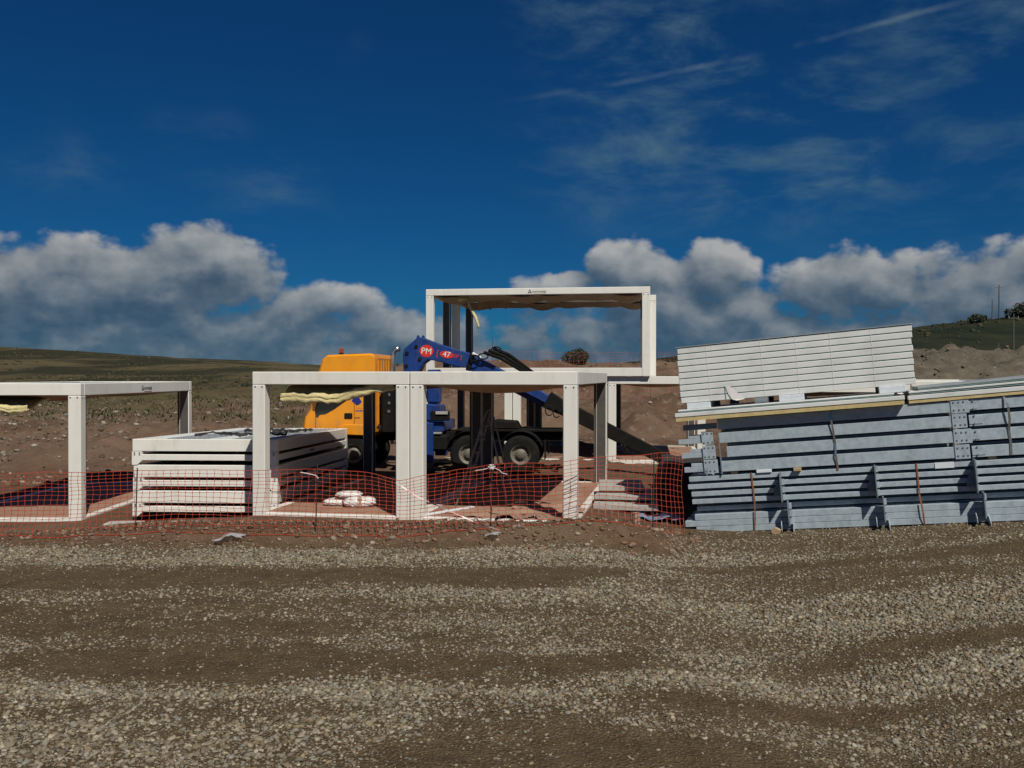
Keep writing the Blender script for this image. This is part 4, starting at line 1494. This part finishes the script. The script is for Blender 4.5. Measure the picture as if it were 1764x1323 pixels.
# ------------------------------------------------------------------ orange net fence in front
def net_fence(label, pts, cell_x, rows, r, posts, tie=True, bulge=.05, seed=3, name='net_fence', loose=0.0):
    """pts: (x, y, z_top) along the run, the foot following the ground"""
    e = empty(name, (pts[0][0], pts[0][1], float(ground_z(pts[0][0], pts[0][1]))))
    o0 = Vector(e.location)
    P = np.array(pts, float)
    seg = np.hypot(np.diff(P[:, 0]), np.diff(P[:, 1])); s = np.concatenate([[0], np.cumsum(seg)])
    n = int(s[-1] / cell_x)
    t = np.linspace(0, s[-1], n + 1)
    X = np.interp(t, s, P[:, 0]); Y = np.interp(t, s, P[:, 1]); Zt = np.interp(t, s, P[:, 2])
    Zt = Zt + (fbm(t * 1.3, t * 0, 3, seed) - .5) * .06
    Zb = ground_z(X, Y - .05) - .0
    g = np.zeros((rows + 1, n + 1, 3))
    for j in range(rows + 1):
        k = j / rows
        kk = k ** .9
        wob = (fbm(t * .9 + 3, t * 0 + k * 2.2, 4, seed + 5) - .5)
        lean = (fbm(t * .55 + 9, t * 0 + k * 1.1, 3, seed + 8) - .5)
        g[j, :, 0] = X + lean * .26 * (.4 + .6 * math.sin(math.pi * k)) + loose * wob
        g[j, :, 1] = Y + wob * bulge * 3 - .10 * (1 - k) ** 2
        g[j, :, 2] = Zb + (Zt - Zb) * kk + (fbm(t * 1.1, t * 0 + k * 3, 3, seed + 11) - .5) * .10 * math.sin(math.pi * k) + .01
        if j == 0:
            g[j, :, 1] -= .02 + .07 * fbm(t * .8, t * 0, 2, seed + 2)
            g[j, :, 2] = ground_z(g[j, :, 0], g[j, :, 1]) + .015
        if j == 1:
            g[j, :, 1] -= .05
    mb = MB()
    for j in range(rows + 1):
        rr = r * (1.5 if j in (0, rows) else 1.0)
        mb.tube([Vector(q) - o0 for q in g[j]], rr, 4, cap=False)
    for i in range(n + 1):
        mb.tube([Vector(q) - o0 for q in g[:, i]], r * .85, 4, cap=False)
    # the thickened knots of extruded netting
    for j in range(1, rows):
        for i in range(n + 1):
            q = Vector(g[j, i]) - o0
            mb.box(q.x - r * 1.8, q.x + r * 1.8, q.y - r * .9, q.y + r * .9, q.z - r * 1.5, q.z + r * 1.5)
    mb.build('net', NET, e)
    for (px_, py_, h_) in posts:
        gz = float(ground_z(px_, py_)) - .1
        MB().tube([Vector((px_, py_, gz)) - o0, Vector((px_ + .03, py_ + .02, gz + h_ + .1)) - o0], .011, 6).build('fence_rod', DARKROD, e)
    return tag(e, label, 'fence')


ny = 15.66
net_fence('orange plastic net fence on thin rods in front of the white frames',
          [(-10.9, 15.75, .92), (-8.6, 15.78, .98), (-6.4, ny, 1.03), (-4.4, ny, 1.05), (-3.28, ny - .05, 1.08), (-2.3, ny, .97), (-1.85, ny, .86), (-1.45, ny, .96),
           (-.35, ny + .08, 1.12), (.9, ny + .14, 1.19), (1.6, ny + .2, 1.24), (2.4, ny + .4, 1.28), (2.75, ny + .62, 1.27), (3.02, ny + .9, 1.22)],
          .118, 14, .0042, [(-6.27, ny - .03, 1.05), (-3.26, ny - .08, 1.12), (-.36, ny + .05, 1.14), (2.40, ny + .38, 1.32), (-9.4, 15.72, 1.0)])

far_y = 57
net_fence('faint orange net fence along the top of the far spoil bank, by the bush',
          [(-2.5, 57.5, float(ground_z(-2.5, 57.5)) + .65), (3, 58, float(ground_z(3, 58)) + .7), (8, 58.5, float(ground_z(8, 58.5)) + .7), (16, 59, float(ground_z(16, 59)) + .9), (24, 60, float(ground_z(24, 60)) + .9)],
          .30, 5, .004, [(-1.2, 57.5, 1.5), (4, 58, 1.2), (9, 58.5, 1.2), (14, 59, 1.2), (20, 59.6, 1.2)], seed=14)
net_fence('orange net fence halfway up the bank, seen through the frames behind the lorry',
          [(-6, 47.5, float(ground_z(-6, 47.5)) + .8), (3, 47.5, float(ground_z(3, 47.5)) + .8), (8, 47.5, float(ground_z(8, 47.5)) + .85), (14, 47.5, float(ground_z(14, 47.5)) + .8)],
          .30, 5, .004, [(2, 47.5, 1.0), (7, 47.5, 1.0), (11, 47.5, 1.0)], seed=19)


# red and white tape slung along the net
def tape(label, pts, w):
    e = empty('barrier_tape', pts[0])
    o0 = Vector(pts[0])
    P = [Vector(p) - o0 for p in pts]
    fine = []
    for a, b in zip(P, P[1:]):
        k = max(2, int((b - a).length / .09))
        for i in range(k):
            fine.append(a.lerp(b, i / k))
    fine.append(P[-1])
    for par, m, nm in ((0, TAPEW, 'white_stripe'), (1, TAPER, 'red_stripe')):
        mb = MB()
        for i in range(len(fine) - 1):
            if (i // 2) % 2 != par:
                continue
            a, b = fine[i], fine[i + 1]
            tw_ = math.sin(i * .7) * .6
            u = Vector((0, math.sin(tw_), math.cos(tw_))) * w / 2
            k = len(mb.v)
            mb.v += [tuple(a - u), tuple(b - u), tuple(b + u), tuple(a + u)]
            mb.f.append((k, k + 1, k + 2, k + 3))
        mb.build(nm, m, e)
    return tag(e, label, 'barrier tape')


tape('red and white tape sagging from the double post to the foot of the net',
     [(-1.92, 15.54, .86), (-1.55, 15.52, .62), (-1.0, 15.50, .38), (-.55, 15.53, .18), (-.2, 15.5, .08)], .022)
kn = MB()
for k in range(7):
    a = k * .9
    kn.tube([(0, 0, 0), (.04 * math.cos(a), -.02, .03 * math.sin(a) + .01), (.065 * math.cos(a + .5), -.03, .045 * math.sin(a + .4)), (.02, -.01, -.01)], .008, 4)
kn.tube([(0, 0, 0), (.12, -.03, -.05), (.17, -.03, -.10), (.25, -.02, -.12)], .007, 4)
kn.tube([(0, 0, 0), (-.14, -.02, -.04), (-.28, -.02, -.06)], .006, 4)
tag(kn.build('tape_knot', TAPEW, None, loc=(-.33, 15.54, 1.12)), 'knotted whitish tape tied to the top of the net', 'tape knot')
kn2 = MB().tube([(0, 0, 0), (.12, -.01, -.02), (.26, -.02, -.05), (.30, -.02, -.10)], .007, 5)
tag(kn2.build('tape_end', TAPEW, None, loc=(-3.5, 15.54, 1.03)), 'pale tape end tied to the net in front of the yellow wool', 'tape')


# ------------------------------------------------------------------ things lying about in and by the frames
def pillow(w, d, h_, seed):
    rr = random.Random(seed)
    bm = bmesh.new()
    bmesh.ops.create_icosphere(bm, subdivisions=4, radius=1)
    ph = [rr.uniform(0, 6) for _ in range(6)]
    V = []
    for v in bm.verts:
        x, y, z = v.co
        x, y = (math.copysign(abs(x) ** .6, x), math.copysign(abs(y) ** .6, y))
        q = 1 + .05 * math.sin(9 * x + ph[0]) * math.sin(7 * y + ph[1]) + .05 * math.sin(15 * x + 11 * z + ph[2]) + .03 * math.sin(23 * y + 19 * x + ph[3])
        V.append((x * w / 2 * q, y * d / 2 * q, max(-.85, z) * h_ / 2 * q + h_ * .42))
    bm.verts.index_update()
    F = [tuple(v.index for v in f.verts) for f in bm.faces]
    bm.free()
    mb = MB(); mb.v = V; mb.f = F
    return mb


zf = .122
for k, (lab, dx, dy, w, d, h_, rz, z) in enumerate([
        ('large white wrapped bag on the plywood floor under the wool', 1.62, 1.22, .62, .4, .20, 10, zf),
        ('flat white bag pushed against the big wrapped one', 1.10, 1.30, .44, .36, .14, -12, zf),
        ('small white bag lying on top of the wrapped one', 1.38, 1.30, .50, .30, .12, 4, zf + .165)]):
    p = along(pB, dx, dy)
    o = pillow(w, d, h_, k + 3).build('wrapped_bag', BAGS, None, smooth=True, loc=(p[0], p[1], z), rot=(0, 0, R(rz)))
    tag(o, lab, 'bag', 'white bags on the plywood floor')
    if k == 0:
        MB().box(-.035, .035, -.212, .212, -.0, .19).build('strap', mat('tan_tape', (.42, .25, .17), rough=.5), o, .02)

# stepladder
pl = along(pC, .78, 1.9)
ld = empty('stepladder', (pl[0], pl[1], zf), (0, 0, R(-YAW - 8)))
tag(ld, 'dull aluminium stepladder standing open inside the front frame', 'stepladder')
H_ = 1.78
for s in (-1, 1):
    MB().tube([(-.30, s * .24 - .12, 0), (.24, s * .15, H_)], .022, 6).build('front_rail', ALU, ld)
    MB().tube([(.68, s * .24 + .1, 0), (.30, s * .15, H_ - .08)], .019, 6).build('back_rail', ALU, ld)
MB().tube([(.24, -.15, H_), (.27, -.10, H_ + .06), (.27, .10, H_ + .06), (.24, .15, H_)], .022, 6).build('top_hoop', ALU, ld, smooth=True)
for k in range(1, 7):
    t = k / 7
    x = -.30 + .54 * t; z = H_ * t; hw = .24 - .09 * t
    MB().box(x - .04, x + .05, -hw - .12 * (1 - t), hw - .12 * (1 - t), z - .012, z + .012).build('tread', ALU, ld)
MB().tube([(.52, -.20, .7), (.52, .27, .7)], .014, 6).build('back_brace', ALU, ld)


def sheet(name, m, label, cat, org, rz, w, d, seed, amp=.03, edge=.12, nx=26, ny_=18, z=.02, thick=.004):
    rr = random.Random(seed)
    ph = [rr.uniform(0, 6) for _ in range(8)]

    def fn(s, t):
        x = (s - .5) * w; y = (t - .5) * d
        ex_ = edge * (math.sin(t * 11 + ph[0]) * .5 + math.sin(t * 27 + ph[1]) * .3) * (abs(s - .5) * 2) ** 6
        ey_ = edge * (math.sin(s * 9 + ph[2]) * .5 + math.sin(s * 23 + ph[3]) * .4) * (abs(t - .5) * 2) ** 6
        zz = z + amp * (.6 + .5 * math.sin(x * 5 + y * 3 + ph[4]) + .4 * math.sin(y * 9 - x * 4 + ph[5])) + amp * .5 * math.sin(13 * x + ph[6])
        return (x + ex_, y + ey_, max(zz, .006))
    o = MB().grid(fn, nx, ny_, thick).build(name, m, None, loc=org, rot=(0, 0, R(rz)))
    return tag(o, label, cat)


CARD = mat('tan_board', (.36, .235, .165), (.29, .185, .13), rough=.85, scale=4, bump=.2)
p = along(pC, 2.15, 1.1)
sheet('torn_board', CARD, 'torn tan board lying at the right of the stepladder frame\'s floor', 'board', (p[0], p[1], zf + .005), -18, 1.35, 2.0, 4, .03, .3)
p = along(pC, 1.35, .62)
sheet('torn_board', CARD, 'ragged tan paper at the front of the stepladder frame\'s floor', 'board', (p[0], p[1], zf + .0), 12, 1.3, .8, 8, .02, .2)
p = along(pC, .5, .75)
tag(MB().box(-.05, .05, -.7, .7, 0, .03).build('pale_batten', FOAM, None, .004, loc=(p[0], p[1], zf + .004), rot=(0, 0, R(-38))),
    'pale batten on the floor beside the stepladder', 'batten')
for k, (dx, dy, r_, l) in enumerate(((1.75, 1.25, 35, .28), (1.95, 1.45, -20, .34), (2.2, 1.2, 50, .22))):
    p = along(pC, dx, dy)
    tag(MB().tube([(-l, 0, 0), (0, .02, .03), (l, 0, 0)], .010, 5).build('dark_stick', DARKROD, None, loc=(p[0], p[1], zf + .12), rot=(0, 0, R(r_))),
        ['middle-length dark stick on the torn tan board', 'longest dark stick lying on the torn tan board', 'shortest dark stick on the torn tan board'][k], 'stick', 'sticks on the torn board')

# odd panels and film in the gap before the beam stack
gapx, gapy = 2.30, 18.9
gz = float(ground_z(gapx, gapy))
for k, (lab, dx, dy, w, d, z0, t_, rz) in enumerate([
        ('lowest white panel of the little pile beside the beam stack', .0, .0, 1.25, 1.7, .02, .11, -8),
        ('middle white panel of the little pile beside the beam stack', .03, .25, 1.1, 1.4, .17, .09, -14),
        ('top white panel of the little pile beside the beam stack', -.05, .55, .9, 1.2, .30, .10, -5)]):
    o = MB().box(-w / 2, w / 2, -d / 2, d / 2, 0, t_).build('loose_panel', [CONC, CONC, CONC][k], None, .01, loc=(gapx + dx, gapy + dy, gz + z0), rot=(0, 0, R(rz)))
    tag(o, lab, 'panel', 'loose panels by the beam stack')
    tag(MB().box(-.30, -.22, -d * .42, d * .42, 0, .045).box(.22, .30, -d * .42, d * .42, 0, .045).box(-.22, .22, -d * .2, -d * .14, .002, .043).build(
        'batten', TIMBER, None, loc=(gapx + dx, gapy + dy, gz + z0 - .045 + .001), rot=(0, 0, R(rz))),
        ['timber battens on the ground under the little pile of loose panels', 'timber battens under the middle panel of the little pile',
         'timber battens under the top panel of the little pile'][k], 'batten')
sheet('plastic_film', BLUEFILM, 'pale blue plastic film on the ground beside the beam stack', 'film', (2.62, 17.75, float(ground_z(2.62, 17.75)) + .01), -6, .95, .6, 2, .04, .2)
z0 = float(ground_z(2.0, 17.1))
tag(MB().box(-.07, .07, -.06, .06, -.02, .20).build('brown_carton', CARD, None, .008, loc=(2.2, 16.75, float(ground_z(2.2, 16.75))), rot=(0, 0, R(15))),
    'small brown carton standing by the pale blue film', 'carton')
DARKFILL = mat('dark_gap_fill', (.022, .018, .016), (.034, .028, .024), rough=.75, scale=3, bump=.4, bscale=9)  # for the dark mass added to blacken the gap by the beams


def dark_fill(s_, t_):
    # dark mass added to blacken the gap: flat top, steep folded sides
    x = (s_ - .5) * 1.7; y = (t_ - .5) * 2.6
    k = min(1.0, (1 - abs(s_ - .5) * 2) / .22) * min(1.0, (1 - abs(t_ - .5) * 2) / .16)
    return (x + .05 * math.sin(11 * t_ + 2 * s_), y + .05 * math.sin(9 * s_), .02 + .80 * k ** .7 + .03 * math.sin(9 * x) * math.sin(7 * y))


tag(MB().grid(dark_fill, 34, 44, .006).build('gap_fill_mass', DARKFILL, None, smooth=True, loc=(4.05, 21.0, float(ground_z(4.05, 21.0))), rot=(0, 0, R(-8))),
    'dark mass added to blacken the gap behind the left end of the beam stack', 'covered pile')

# clear plastic bag on the clods, left of the wool
CLEAR = bpy.data.materials.new('clear_film'); CLEAR.use_nodes = True
cb = CLEAR.node_tree.nodes['Principled BSDF']
cb.inputs['Base Color'].default_value = (.62, .66, .70, 1); cb.inputs['Roughness'].default_value = .15; cb.inputs['Alpha'].default_value = .38
MATS['clear_film'] = CLEAR
sheet('plastic_bag', CLEAR, 'crumpled clear plastic bag on the red clods below the net', 'plastic bag', (-4.62, 15.35, float(ground_z(-4.62, 15.35)) + .01), 20, .42, .3, 12, .06, .1, 18, 14)
sheet('plastic_bag', CLEAR, 'scrap of clear film at the net where the tape touches ground', 'plastic bag', (-.32, 15.38, float(ground_z(-.32, 15.38)) + .01), -15, .2, .18, 13, .05, .06, 12, 10)

# ------------------------------------------------------------------ far details
bush('bush', 'dark round bush on the far spoil bank, framed by the raised frame', 4.35, 60.5, 2.6, 1.25, 3, .085, 190, .12)
bush('bush', 'dark scrub bush on the skyline of the right hill, left of the poles', 103, 208, 5.0, 1.7, 5, .30, 120, .3)
bush('bush', 'long dark scrub bush on the skyline right of the twin poles', 111.8, 205, 9.0, 3.4, 7, .36, 150, .5)
bush('bush', 'tall dark bush at the crest of the right hill', 117.5, 208, 7.0, 7.5, 9, .40, 180, .5)


def pole(label, x, y, hgt, r, arm_=True):
    z = float(ground_z(x, y))
    e = empty('utility_pole', (x, y, z - .3))
    MB().tube([(0, 0, 0), (0, 0, hgt + .3)], [r, r * .6], 8).build('shaft', POLE, e)
    if arm_:
        MB().box(-.9, .9, -.06, .06, hgt - .45, hgt - .33).build('crossarm', POLE, e)
        for q in (-.75, 0, .75):
            MB().tube([(q, 0, hgt - .33), (q, 0, hgt - .08)], .06, 6).build('insulator', CONC, e)
    return tag(e, label, 'utility pole', 'poles on the right hill')


pole('taller of the twin poles on the right skyline', 109.2, 211, 7.6, .17)
pole('shorter of the twin poles on the right skyline', 108.2, 212, 4.6, .15, False)
pole('lone pole standing in front of the long skyline bush', 80.5, 151, 6.4, .14)
pole('thin bare post at the crest of the grey spoil heap', 30.0, 58, 1.7, .05, False)
pole('short thin post left of the others, behind the spoil heap', 27.0, 56, 1.5, .04, False)
